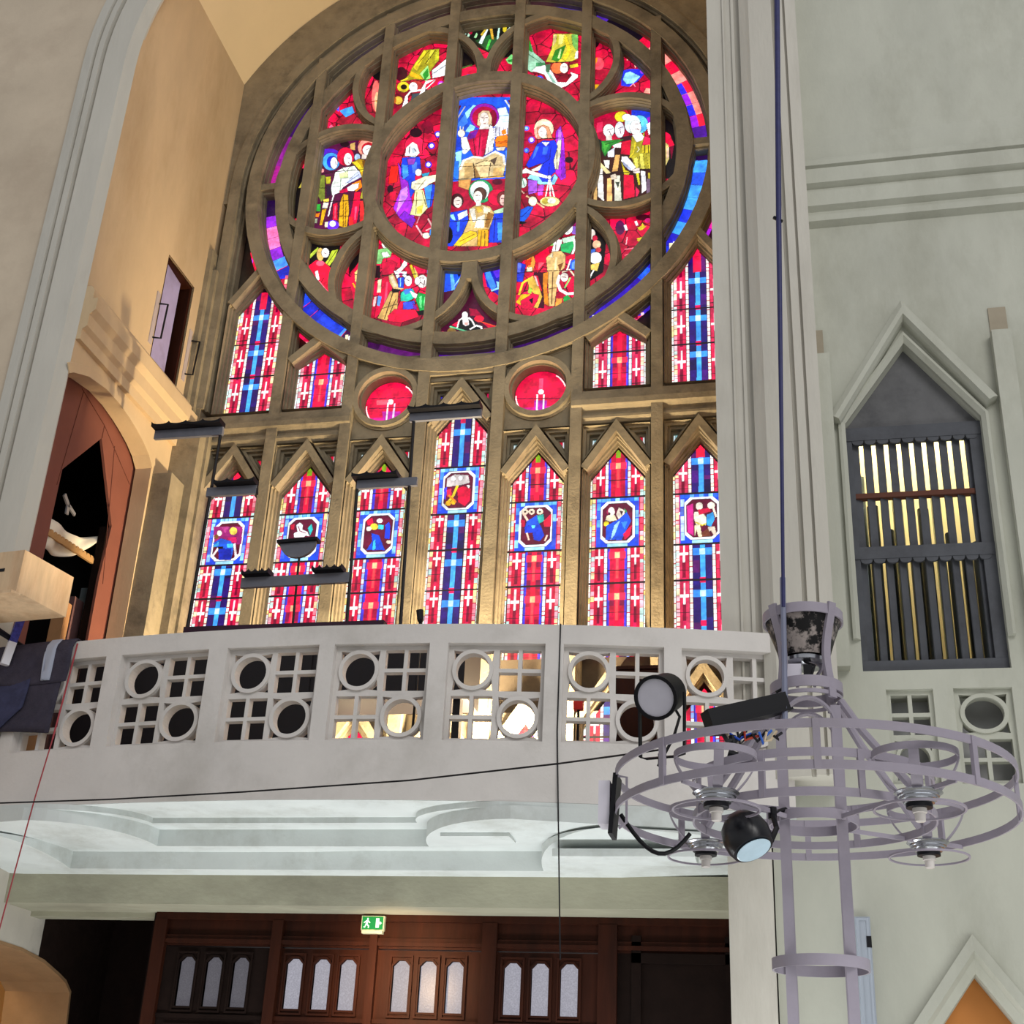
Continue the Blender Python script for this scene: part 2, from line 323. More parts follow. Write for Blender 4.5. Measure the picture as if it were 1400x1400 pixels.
# ------------------------------------------------------------------ window wall: backing, rose band, corner shafts, string courses, mullions
wb = empty('wall_back', (XC, YF, 6)); st(wb)
MB().plate([[(XL-.2, 4.0), (XR+.2, 4.0), (XR+.2, 17.3), (XL-.2, 17.3)]], XZ(13.27), 0, .3).build('backing', mat('recess_stone', (84, 74, 62), .95, .25, 5, .2), wb)
rin = 3.10*1.0
def band(a): # outer limit of the flat stone band round the rose
    r = RV+.05; ca, sa = math.cos(a), math.sin(a)
    lim = (XR-XC) if ca > 0 else (XC-XL)
    return min(r, lim/max(abs(ca), 1e-6))
A0, A1 = math.radians(-4), math.radians(184)
N = 96; ang = [A0+(A1-A0)*i/N for i in range(N+1)]
m = MB().plate([[(XC+band(a)*math.cos(a), ZC+band(a)*math.sin(a)) for a in ang]+[(XC+3.3*math.cos(a), ZC+3.3*math.sin(a)) for a in reversed(ang)]], XZ(YF), -.02, .25)
m.build('rose_surround', STONE, wb)
def ringprof(hw, steps, front, back=.225, inner=True, outer=True, st_w=.03):
    """stepped bar: half width, list of step depths"""
    L_ = []
    n = len(steps)
    left = [(-hw, front)]; d = front
    for k, s_ in enumerate(steps):
        left.append((-hw-st_w*k, s_)); left.append((-hw-st_w*(k+1), s_))
    left.append((-hw-st_w*n, back))
    right = [(-t, y) for t, y in left]
    if not inner: right = [(hw, front), (hw, back)]
    if not outer: left = [(-hw, front), (-hw, back)]
    return left[::-1]+right
# mullions (six tall posts running through the rose and the lancets)
for i, u in enumerate((-2.5, -1.5, -.5, .5, 1.5, 2.5)):
    topv = math.sqrt(3.42**2-u*u); hwm = .066 if abs(u) > .6 else .070
    m = MB().sweep([(U(u), 4.6), (U(u), V(topv))], ringprof(hwm, [.06, .12], -.035, st_w=.014), XZ(YF))
    m.build('mullion', STONE, wb)
# corner shafts beside the outer lancets
for sgn, xw in ((1, XL), (-1, XR)):
    m = MB()
    for a, b, y, zt_ in ((0, .34, -.245, V(-4.1)), (.30, .375, -.09, V(-4.1)), (0, .06, -.2, V(-1.2)), (.06, .12, -.12, V(-1.5)), (.12, .18, -.05, V(-1.9))):
        m.box(min(xw+sgn*a, xw+sgn*b), max(xw+sgn*a, xw+sgn*b), YF+y, YF+.28, 4.6, zt_)
    m.build('corner_shaft', STONE, wb)
# string courses
def course(x0, x1, z, parent, name='string_course', k=1.0):
    pr = [(.25, z+.19), (-.02, z+.15), (-.06, z+.02), (-.06, z-.05), (-.03, z-.07), (.02, z-.12), (.02, z-.15), (-.015, z-.17), (-.015, z-.20), (.03, z-.25), (.25, z-.27)]
    kk = len(pr); v = [(x, YF+d*k, zz) for x in (x0, x1) for d, zz in pr]
    return MB().add(v, [(i, i+1, kk+i+1, kk+i) for i in range(kk-1)]+[tuple(range(kk)), tuple(kk+i for i in reversed(range(kk)))]).build(name, STONE, parent)
course(XL, U(-1.44), V(-3.98), wb); course(U(1.44), XR, V(-3.98), wb)
# lower dado below the lancets with its own row of small gables
MB().box(XL, XR, YF+.10, YF+.30, 4.2, V(-7.9)).build('dado', STONE, wb)
# panel behind roundels and side lights
for c in (-3, -2, -1, 0, 1, 2, 3):
    u0, u1 = c-.43, c+.43
    if abs(c) == 1:
        MB().plate([[(U(u0), V(-4.25)), (U(u1), V(-4.25)), (U(u1), V(-3.05)), (U(u0), V(-3.05))], circ(U(c), V(-3.68), .32, 40)], XZ(YF), .05, .2).build('roundel_panel', STONE, wb)
    if c == 0:
        MB().box(U(u0), U(u1), YF-.02, YF+.2, V(-3.42), V(-3.14)).box(U(u0), U(u1), YF+.04, YF+.2, V(-3.48), V(-3.42)).build('lintel', STONE, wb)

def bar_poly(pts, w, d0=0.0, d1=.225): return MB().sweep(pts, [(0, d1), (0, d0), (-w, d0), (-w, d1)], XZ(YF))
def opening(c, apex, sh, bot, hw=.41):
    return uv([(c-hw, bot), (c+hw, bot), (c+hw, sh), (c, apex), (c-hw, sh)])
INSET = [(0, .0), (0, .06), (.024, .06), (.024, .11), (.048, .11), (.048, .16), (.070, .16), (.070, .225)]
NWIN = [0]
windows = {}
def glass_shape(c, apex, sh, bot, hw): return opening(c, apex, sh, bot, hw)
def spandrel(parent, tri, cols):
    """recessed triangle beside a gable: stepped frame and its bit of glass"""
    MB().sweep(tri, [(0, 0.0), (0, .05), (.03, .05), (.03, .10), (.06, .10), (.06, .16), (.085, .16), (.085, .23)], XZ(YF), closed=True).build('spandrel_frame', STONE, parent)
def light(c, gable_apex, gable_base, front_apex, front_sh, bot, spand=None, gw=.085):
    NWIN[0] += 1
    w = empty('window_%d' % NWIN[0], (U(c), YF, V(bot))); st(w)
    dx = .43; sl = (gable_apex-gable_base)/.43
    bar_poly(uv([(c+dx, gable_base), (c, gable_apex), (c-dx, gable_base)][::-1]), gw, -.012).build('gable', STONE, w)
    MB().sweep(opening(c, front_apex, front_sh, bot), INSET, XZ(YF), closed=True).build('stepped_frame', STONE, w)
    if spand is not None:
        zt = spand; g = .05
        for sgn in (-1, 1):
            xo = c+sgn*.415
            hgt = zt-(gable_base+.02); xi = c+sgn*(.43-(zt-gable_base)/sl) 
            tri = [(xo, zt), (xo, gable_base+.06), (xi+sgn*.035, zt)]
            if sgn < 0: tri = [tri[0], tri[1], tri[2]]
            else: tri = [tri[0], tri[2], tri[1]]
            spandrel(w, uv(tri), None)
    windows[NWIN[0]] = w
    return w
# ------------------------------------------------------------------ the lights of the window
for c in (-3, -2, -1, 1, 2, 3):
    light(c, -4.23, -4.86, -4.385, -4.90, -7.2, spand=-4.30)
light(0, -3.46, -4.06, -3.62, -4.13, -7.2, spand=-3.52)
for c in (-3, 3): light(c, -1.36, -1.98, -1.50, -2.03, -3.76)
for c in (-2, 2): light(c, -2.60, -2.98, -2.73, -2.99, -3.76, gw=.10)
for c in (-1, 1):
    NWIN[0] += 1; w = empty('window_%d' % NWIN[0], (U(c), YF, V(-4.1))); st(w); windows[NWIN[0]] = w
    MB().sweep(circ(U(c), V(-3.68), .385, 56), [(.045, .2), (.045, -.03), (-.02, -.03), (-.02, .03), (-.05, .03), (-.05, .10), (-.08, .10), (-.08, .225)], XZ(YF), closed=True).build('moulded_ring', STONE, w, smooth=True)
# lower row of gables
lw = {}
for c in (-3, -2, -1, 0, 1, 2, 3):
    ap = -7.36 if abs(c) >= 2 else -7.74
    NWIN[0] += 1; w = empty('window_%d' % NWIN[0], (U(c), YF, 4.2)); st(w); windows[NWIN[0]] = w
    bar_poly(uv([(c-.43, ap-.64), (c, ap), (c+.43, ap-.64)]), .085, -.02).build('gable', STONE, w)
    MB().sweep(opening(c, ap-.15, ap-.68, -9.4), [(0, -.02), (0, .03), (.024, .03), (.024, .06), (.05, .06), (.05, .10)], XZ(YF), closed=True).build('stepped_frame', STONE, w)
    lw[NWIN[0]] = (c, ap)

# rose tracery
NWIN[0] += 1; ROSE = NWIN[0]
rose = empty('window_%d' % ROSE, (XC, YF, ZC-3.2)); st(rose); windows[ROSE] = rose
def arcbar(name, cx, cz, r, hw, front, steps=(.05, .11), a0=None, a1=None, swid=.032):
    pr = ringprof(hw, list(steps), front, st_w=swid)
    if a0 is None: MB().sweep(circ(cx, cz, r, 72), pr, XZ(YF), closed=True).build(name, STONE, rose, smooth=True)
    else: MB().sweep(circ(cx, cz, r, 36, a0, a1, False), pr, XZ(YF)).build(name, STONE, rose, smooth=True)
arcbar('outer_ring', XC, ZC, 3.045, .085, -.05, (.04, .12), swid=.014)
MB().sweep([(XC+3.30, V(-3.7)), (XC+3.30, ZC-.6)]+circ(XC, ZC, 3.30, 60, 0, PI, False)+[(XC-3.30, ZC-.6), (XC-3.30, V(-3.7))], ringprof(.07, [.02, .10], -.06, st_w=.03), XZ(YF)).build('rim_moulding', STONE, rose, smooth=True)
arcbar('inner_ring', XC, ZC, 2.645, .085, -.02, (.05, .12), swid=.014)
arcbar('central_ring', XC, ZC, 1.46, .076, -.03, (.03, .07, .12), swid=.014)
for k in range(6):
    a = math.radians(60*k); cx, cz = XC+2*S*math.cos(a), ZC+2*S*math.sin(a)
    # the part of each foil outside the central ring
    d = 2*S; r = .945*S; R1 = 1.44
    cs = (R1*R1-d*d-r*r)/(-2*d*r) if False else (d*d+r*r-R1*R1)/(2*d*r)
    al = math.acos(max(-1, min(1, cs)))
    arcbar('foil_ring', cx, cz, r, .043, -.015, (.03, .07, .12), a+PI+al, a+PI-al+2*PI, swid=.009)
MB().sweep([(XC, ZC+1.5), (XC, ZC+2*S*.97)], ringprof(.042, [.05, .11], -.018, st_w=.008), XZ(YF)).build('short_post', STONE, rose)
MB().sweep([(XC, ZC-1.5), (XC, ZC-2*S*.97)], ringprof(.042, [.05, .11], -.018, st_w=.008), XZ(YF)).build('short_post', STONE, rose)
for sg in (-1, 1):
    MB().sweep([(XC+sg*2.62, ZC), (XC+sg*3.1, ZC)], ringprof(.05, [.06], -.0), XZ(YF)).build('tie_bar', STONE, rose)

# ------------------------------------------------------------------ stained glass: colours are laid out on a canvas in the plane of the glass
CELL = .006; GX0, GX1, GZ0, GZ1 = -7.05, -.35, 4.3, 16.25
NXc, NZc = int((GX1-GX0)/CELL), int((GZ1-GZ0)/CELL)
canvas = np.zeros((NZc, NXc, 3), np.float32)
XS = GX0+(np.arange(NXc)+.5)*CELL; ZS = GZ0+(np.arange(NZc)+.5)*CELL
def noise2(sc, seed):
    r = np.random.default_rng(seed); gx, gz = int((GX1-GX0)/sc)+3, int((GZ1-GZ0)/sc)+3; g = r.random((gz, gx))
    fx, fz = (XS-GX0)/sc, (ZS-GZ0)/sc; ix, iz = fx.astype(int), fz.astype(int); tx, tz = fx-ix, fz-iz
    tx = tx*tx*(3-2*tx); tz = (tz*tz*(3-2*tz))[:, None]
    return (g[iz][:, ix]*(1-tx)+g[iz][:, ix+1]*tx)*(1-tz)+(g[iz+1][:, ix]*(1-tx)+g[iz+1][:, ix+1]*tx)*tz
def fill(pts, rgb, lead=0.0):
    """polygon in canvas metres"""
    p = np.asarray(pts, float)
    if lead > 0:
        q = np.vstack([p, p[:1]])
        for i in range(len(p)): seg(q[i], q[i+1], lead, (22, 10, 18))
    i0, i1 = max(int((p[:, 0].min()-GX0)/CELL-1), 0), min(int((p[:, 0].max()-GX0)/CELL)+2, NXc)
    j0, j1 = max(int((p[:, 1].min()-GZ0)/CELL-1), 0), min(int((p[:, 1].max()-GZ0)/CELL)+2, NZc)
    if i1 <= i0 or j1 <= j0: return
    X, Z = np.meshgrid(XS[i0:i1], ZS[j0:j1]); ins = np.zeros(X.shape, bool); n = len(p)
    for a in range(n):
        x1, z1 = p[a]; x2, z2 = p[(a+1) % n]
        if z1 == z2: continue
        c = (Z > min(z1, z2)) & (Z <= max(z1, z2)) & (X < (Z-z1)*(x2-x1)/(z2-z1)+x1); ins ^= c
    canvas[j0:j1, i0:i1][ins] = rgb
def seg(a, b, w, rgb):
    a, b = np.asarray(a, float), np.asarray(b, float); d = b-a; L_ = np.hypot(*d)
    if L_ < 1e-6: return
    d /= L_; n_ = np.array([-d[1], d[0]])*w/2; e = d*w*.3
    fill([a-e+n_, a-e-n_, b+e-n_, b+e+n_], rgb)
FR = (0, 0, 1)
def G(x, y): p = onY(FR[0]+x/FR[2], FR[1]+y/FR[2], YG); return (p[0], p[2])
def frame(*a):
    global FR; FR = a
LEAD = .011
def pt(s): return [tuple(float(k) for k in t.split(',')) for t in s.split()]
def p(rgb, s, lead=LEAD): fill([G(*q) for q in pt(s)], rgb, lead)
def e(rgb, cx, cy, rx, ry, lead=LEAD): fill([G(cx+rx*math.cos(t), cy+ry*math.sin(t)) for t in np.linspace(0, 2*PI, 25)[:-1]], rgb, lead)
def l(rgb, w, s):
    q = [G(*k) for k in pt(s)]
    for a, b in zip(q[:-1], q[1:]): seg(a, b, max(w/FR[2]*.0094, .0105), rgb)
Wh = (255, 250, 250); CRM = (245, 238, 205); SK = (246, 232, 222); RD = (228, 8, 58); DR = (140, 0, 42); VR = (238, 30, 34); PK = (250, 95, 110); BL = (22, 62, 226); LBl = (62, 150, 255); CY = (150, 225, 255); DB = (14, 14, 120)
YL = (226, 202, 40); OL = (160, 150, 26); GN = (30, 140, 42); LG = (160, 232, 130); MN = (190, 235, 215); ORG = (242, 128, 22); TN = (222, 186, 122); BRN = (120, 70, 30); PU = (166, 34, 214); VI = (92, 30, 150); K = (9, 5, 9); GD = (232, 172, 24)

# field of the rose: ruby
R2 = np.hypot(XS[None, :]-XC, ZS[:, None]-ZC)
nz = noise2(.16, 3); nz2 = noise2(.05, 4)
inside = R2 < 3.25
fieldc = np.array(RD, np.float32)*(0.66+.5*nz[..., None])+np.array((0, 0, 10))*nz2[..., None]
def pieces(sz, seed):
    # irregular pieces of glass: nearest and second nearest jittered grid points
    r = np.random.default_rng(seed); n1, n2 = int((GX1-GX0)/sz)+4, int((GZ1-GZ0)/sz)+4
    jx, jz, br = r.random((n2, n1)), r.random((n2, n1)), r.random((n2, n1))
    ix, iz = ((XS-GX0)/sz).astype(int)+1, ((ZS-GZ0)/sz).astype(int)+1
    d1 = np.full((NZc, NXc), 9.0, np.float32); d2 = d1.copy(); b = d1*0
    fx, fz = (XS-GX0)/sz+1, (ZS-GZ0)/sz+1
    for dz in (-1, 0, 1):
        for dx in (-1, 0, 1):
            a_, c_ = iz+dz, ix+dx
            d = np.hypot(fx[None, :]-(c_[None, :]+jx[a_][:, c_]), fz[:, None]-(a_[:, None]+jz[a_][:, c_])).astype(np.float32)
            m1 = d < d1; d2 = np.where(m1, d1, np.minimum(d2, d)); b = np.where(m1, br[a_][:, c_], b); d1 = np.where(m1, d, d1)
    return b, (d2-d1)*sz
pb_, pe_ = pieces(.20, 21)
fieldc = fieldc*(.72+.42*pb_[..., None]); fieldc = np.where(pe_[..., None] < .011, np.array((70, 0, 22), np.float32), fieldc)
canvas[inside] = np.clip(fieldc, 0, 255)[inside]
# ring of the rose
TH = np.degrees(np.arctan2(ZS[:, None]-ZC, XS[None, :]-XC)) % 360
ring = (R2 > 2.6) & (R2 < 3.25)
canvas[ring] = (34, 8, 60)
def rseg(a0, a1, rgb, r0=2.6, r1=3.25):
    mk = ring & (TH >= a0 % 360) & (TH < (a1 % 360 or 360)) & (R2 >= r0) & (R2 < r1); canvas[mk] = rgb
for a0, a1, c_ in [(0, 8, (70, 20, 140)), (62, 72, (60, 36, 150)), (54, 62, (66, 30, 150)), (72, 84, (118, 40, 112)), (84, 98, (110, 26, 80)), (98, 108, (96, 20, 90)), (108, 122, (92, 30, 140)), (122, 132, (58, 16, 130)), (132, 150, (18, 8, 40)), (150, 160, (50, 10, 80)), (160, 170, (130, 30, 130)), (170, 178, (158, 26, 128)), (178, 186, (28, 4, 50)), (234, 246, (56, 10, 66)), (246, 262, (84, 20, 96)), (262, 278, (66, 16, 120)), (278, 300, (52, 12, 84)), (300, 322, (54, 30, 170)), (322, 330, (26, 8, 60))]: rseg(a0, a1, c_)
r_ = random.Random(5)
for k in range(13):   # lower left of the ring: ruby outside, blue within
    a = 187+k*3.7; rseg(a, a+3.6, r_.choice([(236, 10, 70), (205, 0, 60), (255, 120, 190), (224, 20, 130), (150, 40, 220)]), 2.78, 3.2)
    if a > 200: rseg(a, a+3.4, r_.choice([(30, 70, 235), (70, 150, 255), (24, 40, 190)]), 2.6, 2.93)
for k in range(10):   # right side below the tie bar: blue
    a = 318+k*3.9; rseg(a, a+3.8, r_.choice([(26, 50, 220), (60, 150, 255), (40, 90, 245), (36, 30, 180)]), 2.6, 3.02)
    rseg(a, a+3.8, r_.choice([(170, 30, 210), (224, 30, 150), (120, 40, 220), (236, 120, 220)]), 2.94, 3.2)
for k in range(9):    # right side above the tie bar: ruby
    a = 8+k*4.0; rseg(a, a+3.9, r_.choice([(236, 10, 60), (250, 30, 60), (255, 140, 130), (225, 20, 90)]), 2.6, 3.2)
    if a < 22: rseg(a, a+3.8, r_.choice([(40, 40, 230), (150, 30, 220)]), 2.6, 2.85)
rseg(44, 56, (14, 6, 20)); rseg(226, 234, (30, 60, 210), 2.6, 2.9)
rseg(246, 256, (60, 140, 250), 2.98, 3.2)

# --- central light, left: veiled woman and child
frame(520, 160, 7)
e((236, 26, 76), 330, 280, 95, 100); e((30, 0, 20), 340, 150, 60, 45, 0); e((120, 0, 40), 450, 100, 60, 60, 0); e((30, 0, 20), 95, 690, 30, 40, 0)
p((232, 30, 20), "100,470 175,470 160,620 80,640"); p(RD, "90,720 150,710 140,800 90,790", 0)
p(PU, "170,440 215,520 275,600 300,800 330,1000 180,960 125,870 200,680"); p((120, 20, 190), "230,900 340,980 300,1060 180,960"); p((206, 130, 250), "195,700 260,660 262,760 150,930", .006)
p(BL, "215,390 375,380 390,500 330,560 335,700 290,770 268,620 200,565 200,470"); p(LBl, "210,455 262,465 270,560 215,600", .006); p((70, 120, 245), "300,440 350,430 350,520 310,540", 0)
p(Wh, "235,372 250,290 310,240 350,265 375,345 330,385"); p((200, 215, 225), "290,285 330,280 350,330 310,350", 0); l((60, 50, 80), 6, "280,285 275,350"); l((90, 60, 80), 7, "320,300 345,330")
p((150, 60, 190), "255,400 340,395 320,450 270,455"); p(LBl, "420,670 500,640 480,860 450,870"); p(BL, "500,640 530,660 490,850 475,860"); p((40, 150, 190), "395,545 470,530 450,575 410,580")
p(CRM, "300,625 420,570 490,560 552,548 545,605 470,640 440,665 350,712 295,680"); e(Wh, 365, 530, 30, 33); l((120, 110, 70), 6, "330,640 420,640"); l((120, 110, 70), 5, "360,690 430,600")
p((240, 232, 165), "330,702 410,700 452,870 380,950 285,932 320,800"); p((205, 190, 70), "350,860 410,840 400,920 350,930", 0); l((120, 100, 40), 5, "350,720 340,930"); l((90, 80, 40), 6, "400,715 440,860")
for x, y in ((550, 165), (490, 275), (460, 455)): e((60, 40, 230), x, y, 32, 32, 0); e(Wh, x, y, 19, 19, 0)
l((250, 180, 190), 14, "345,1040 405,1135"); l((240, 150, 170), 10, "350,1015 372,960"); l((250, 190, 190), 15, "458,975 500,1055 440,1085"); e(CRM, 440, 1135, 36, 28); p(LBl, "475,1080 515,1062 512,1130 470,1130")
l(K, 6, "130,380 380,370 600,350"); l(K, 6, "130,810 470,790 560,790"); l((60, 0, 20), 4, "400,350 420,110"); l((60, 0, 20), 4, "600,350 500,120")
# --- central light, middle: seated figure holding a small church, crowd below
frame(600, 120, 7)
p((24, 86, 232), "80,90 720,90 690,900 60,900", 0)
for q in ("250,240 330,165 362,172 318,235 270,300", "250,420 300,350 350,370 320,430", "160,620 218,600 212,770 165,800"): p(CY, q, .006)
p((60, 130, 250), "180,340 250,250 280,330 200,400", .006); p((24, 60, 200), "170,470 210,470 215,590 150,600", .006); p((40, 120, 240), "140,700 190,700 190,900 120,830", .006)
p((225, 245, 255), "560,200 640,185 685,300 670,380 500,370 575,300", .006); l((120, 180, 230), 4, "580,270 680,260"); l((120, 180, 230), 4, "600,330 685,320")
p((70, 130, 250), "640,600 680,590 650,800 620,800", .006); p((90, 0, 40), "165,170 215,170 170,280", 0); l((190, 180, 160), 12, "180,290 250,180"); p((90, 0, 40), "660,120 700,110 700,180", 0); l((230, 230, 210), 14, "635,120 680,185")
e((150, 20, 170), 437, 275, 138, 124); e((178, 0, 58), 437, 285, 118, 106, 0); e((120, 0, 40), 520, 290, 36, 80, 0)
p((222, 190, 150), "380,250 420,218 480,222 506,285 505,385 470,375 468,300 400,300 402,370 368,355"); e(SK, 434, 300, 44, 66, .006); l((130, 90, 90), 4, "405,285 425,285"); l((130, 90, 90), 4, "445,285 465,285"); l((150, 110, 100), 4, "434,290 430,320"); l((170, 90, 90), 4, "420,340 448,340"); p(SK, "400,350 475,350 490,400 385,400")
p((190, 0, 62), "380,400 480,395 505,440 455,560 425,665 340,665 285,560 265,500 300,420"); p((110, 20, 150), "265,500 300,430 380,400 345,480", 0); p((226, 20, 80), "360,480 420,470 400,650 360,650", 0); l((60, 0, 30), 6, "400,410 380,640"); l((60, 0, 30), 5, "330,480 350,650")
p((240, 240, 236), "212,475 265,470 302,590 250,632 218,560"); p((200, 205, 200), "225,590 300,590 250,635 225,625", .006); e(SK, 215, 435, 34, 36); l(SK, 10, "205,420 205,370"); l(SK, 10, "225,420 235,375")
p(Wh, "490,355 512,370 535,480 515,600 440,645 465,500"); p((200, 200, 196), "480,520 520,480 520,590 470,620", .006)
p(ORG, "540,500 560,460 660,440 672,570 545,562"); p((214, 100, 16), "545,520 668,500 668,520 545,540", .004); p((226, 226, 240), "520,385 680,345 672,440 560,465 530,470", .005)
for x in (545, 580, 620, 655): l((90, 90, 130), 7, "%d,380 %d,460" % (x, x))
p(ORG, "600,410 640,395 645,440 605,445", .004); p((235, 220, 200), "545,575 640,565 620,600 560,600")
p((216, 190, 138), "195,770 228,690 330,655 440,665 540,612 620,645 640,735 612,850 480,855 340,865 190,890"); p((236, 205, 150), "360,720 480,690 470,840 390,850", 0); p((150, 110, 60), "330,720 400,860 335,865", 0); p((90, 70, 55), "495,690 560,660 530,750", 0); p((196, 160, 100), "250,720 330,720 330,860 240,870", 0); p((224, 180, 110), "520,770 610,760 600,850 520,850", 0)
l((245, 245, 238), 22, "205,780 238,695 330,660 420,672 540,612 618,650 632,735"); l(K, 5, "330,720 345,860"); l(K, 5, "500,700 475,850"); l(K, 4, "350,730 430,700 500,700"); l((90, 70, 40), 4, "200,755 600,740")
p((168, 0, 48), "100,900 650,868 630,1160 80,1190", 0); p((210, 150, 80), "190,888 310,875 285,980 190,945"); l(GD, 14, "400,862 620,848"); e((90, 0, 36), 560, 900, 50, 30, 0)
e((40, 150, 92), 402, 990, 116, 112); e((228, 248, 244), 392, 985, 92, 92, .006)
frame(520, 160, 7)
p((178, 0, 52), "770,780 850,800 850,880 790,860", 0); e((60, 10, 20), 735, 800, 58, 66); e(SK, 742, 815, 40, 52, .006); l((90, 40, 40), 5, "725,800 760,800"); l((120, 40, 40), 4, "730,835 752,835")
p(BL, "650,920 830,885 842,985 770,1150 690,1235 630,1235"); p(LBl, "735,1000 760,1000 755,1090 735,1100", .004); p((230, 240, 250), "740,930 830,890 835,940 750,990", .005); p(CY, "660,940 700,930 720,990 690,980", .004); e(K, 655, 1130, 38, 80, 0)
e((206, 0, 56), 1120, 770, 90, 80); e((110, 40, 40), 1170, 780, 52, 66); e((246, 200, 190), 1175, 795, 32, 52, .005); l((90, 30, 40), 5, "1155,780 1195,780"); l((110, 30, 40), 4, "1160,820 1190,822")
p(BL, "1060,930 1195,905 1195,1200 1040,1200"); p(LBl, "1120,1010 1165,1010 1170,1180 1125,1180", .004); l(DB, 6, "1100,960 1085,1190"); p((190, 232, 190), "1070,905 1195,860 1195,910 1080,925")
p((216, 178, 110), "850,880 940,830 1050,860 1088,920 1075,980 1030,1100 1030,1235 700,1235 790,1120 850,980"); p((245, 238, 220), "850,885 900,870 920,990 890,1010", .005); p((240, 225, 190), "985,850 1060,880 1040,930 990,920", .005); p((150, 100, 40), "1030,910 1085,930 1030,1060 1000,1050", .005); p((246, 236, 214), "930,960 1000,930 990,1060 900,1060", .004); p((224, 180, 70), "910,850 960,850 980,900 930,920", .004)
p(GD, "940,1080 1032,1075 1030,1235 925,1235"); l((110, 70, 10), 5, "970,1090 960,1230"); l((110, 70, 10), 5, "1000,1090 1000,1230"); p((240, 200, 40), "705,1225 790,1120 860,1090 920,1100 925,1140 830,1195 760,1235"); l((130, 80, 10), 5, "760,1190 900,1120"); e((80, 50, 40), 955, 735, 60, 62); e(SK, 932, 765, 42, 58, .006); l((90, 60, 60), 5, "905,750 955,750"); l((150, 70, 70), 4, "920,800 945,795"); p(SK, "920,810 960,800 965,850 915,855", .004)
l(K, 7, "670,602 1200,560"); l(K, 6, "640,1003 1200,970")
# --- central light, right: winged figure with scales
frame(600, 120, 7)
e((30, 0, 16), 1245, 690, 40, 30, 0); e((150, 0, 50), 850, 480, 60, 60, 0)
p(PU, "1120,420 1165,365 1195,480 1215,860 1170,885 1108,800 1120,560"); p((200, 120, 250), "1145,400 1170,400 1175,500 1140,510", .004); p((234, 226, 190), "1140,505 1172,500 1168,600 1140,780 1105,775 1100,640"); l((80, 70, 50), 5, "1130,600 1130,780"); p((130, 20, 190), "1165,600 1195,600 1205,850 1175,860", .004)
e((255, 224, 190), 1005, 392, 92, 92); e((250, 170, 150), 955, 430, 40, 60, 0)
p((226, 150, 110), "945,385 1000,355 1050,375 1085,480 1040,480 1030,410 985,390 965,480 945,480"); e(Wh, 992, 425, 38, 52, .005); l((110, 60, 60), 4, "972,415 990,415"); l((150, 60, 60), 4, "980,455 998,455")
p((20, 46, 224), "940,540 1000,505 1060,510 1105,500 1135,560 1095,700 1115,800 1060,855 950,805 980,720 860,765 835,740 900,620"); p((50, 100, 250), "1000,570 1050,560 1030,640 990,640", 0); p((60, 110, 250), "930,560 960,560 920,660 890,690", 0); p(Wh, "985,520 1060,520 1025,560", .004); l(DB, 7, "1075,560 1060,680 980,740"); l(DB, 6, "1060,720 1050,840")
p(CY, "848,870 870,835 940,830 1060,880 1110,825 1138,860 1105,925 960,925 900,880"); p((30, 60, 220), "950,840 1060,880 1100,840 1080,900 990,900", .004)
p((240, 236, 226), "930,765 992,728 962,790 890,805 890,780", .006); p(Wh, "785,800 830,770 880,795 1060,850 1052,872 900,835 850,815 795,822", .006)
p((170, 84, 224), "855,880 940,890 940,1000 858,1020"); p((190, 70, 210), "950,935 1010,930 990,1030 948,1030", .005)
for a in ("1058,860 1020,1050", "1058,860 1068,1060", "1058,860 1105,1045"): l(Wh, 12, a)
e(Wh, 1058, 857, 18, 18); e((236, 228, 150), 1062, 1088, 94, 46); e((190, 170, 60), 1020, 1085, 36, 28, 0); e((246, 246, 240), 1080, 1082, 40, 26, 0); e((214, 240, 226), 805, 910, 36, 46); l((60, 110, 90), 4, "790,830 820,940"); l((250, 200, 180), 10, "790,985 815,1010"); l((240, 200, 150), 14, "840,1035 1005,1145")
e((80, 90, 240), 840, 388, 26, 24, 0); e((130, 200, 255), 838, 386, 14, 13, 0); e((90, 50, 230), 888, 500, 32, 32, 0); e(Wh, 888, 498, 19, 19, 0); e((50, 70, 230), 840, 600, 26, 26, 0); e((100, 170, 250), 838, 600, 14, 14, 0)
e(CRM, 898, 1085, 40, 44); p((24, 90, 226), "745,1190 850,1135 905,1140 860,1230 800,1300 745,1270"); l(DB, 6, "750,1240 800,1230 880,1150"); e(K, 780, 1290, 60, 14, 0)
l(K, 6, "770,510 960,490 1200,480"); l(K, 6, "770,1000 1130,985")
# --- foil, upper left: angel with trumpet
frame(410, 40, 7)
e((60, 0, 24), 970, 430, 60, 70, 0); e((120, 0, 40), 900, 700, 40, 60, 0)
p(OL, "1040,440 1080,360 1185,200 1335,188 1300,330 1235,420 1170,485 1100,475 975,505"); p(YL, "1085,365 1185,205 1215,205 1120,400", .005); p((206, 200, 60), "1250,200 1290,195 1240,290 1215,340", .005); p(LG, "1150,425 1225,345 1250,470 1200,495", .005); p(GN, "1175,430 1225,370 1235,440 1195,490", 0); p(GD, "1060,400 1140,440 1180,480 1120,470 1050,450", .005); l((60, 50, 0), 5, "1240,200 1130,330"); l((60, 50, 0), 5, "1300,200 1200,330"); p((190, 190, 40), "1300,220 1330,195 1330,300 1290,330", .005)
p((230, 235, 240), "1265,395 1400,285 1400,440 1270,468"); l((90, 90, 110), 5, "1280,420 1400,340"); p((214, 226, 230), "1180,590 1300,478 1290,500 1215,570", .004)
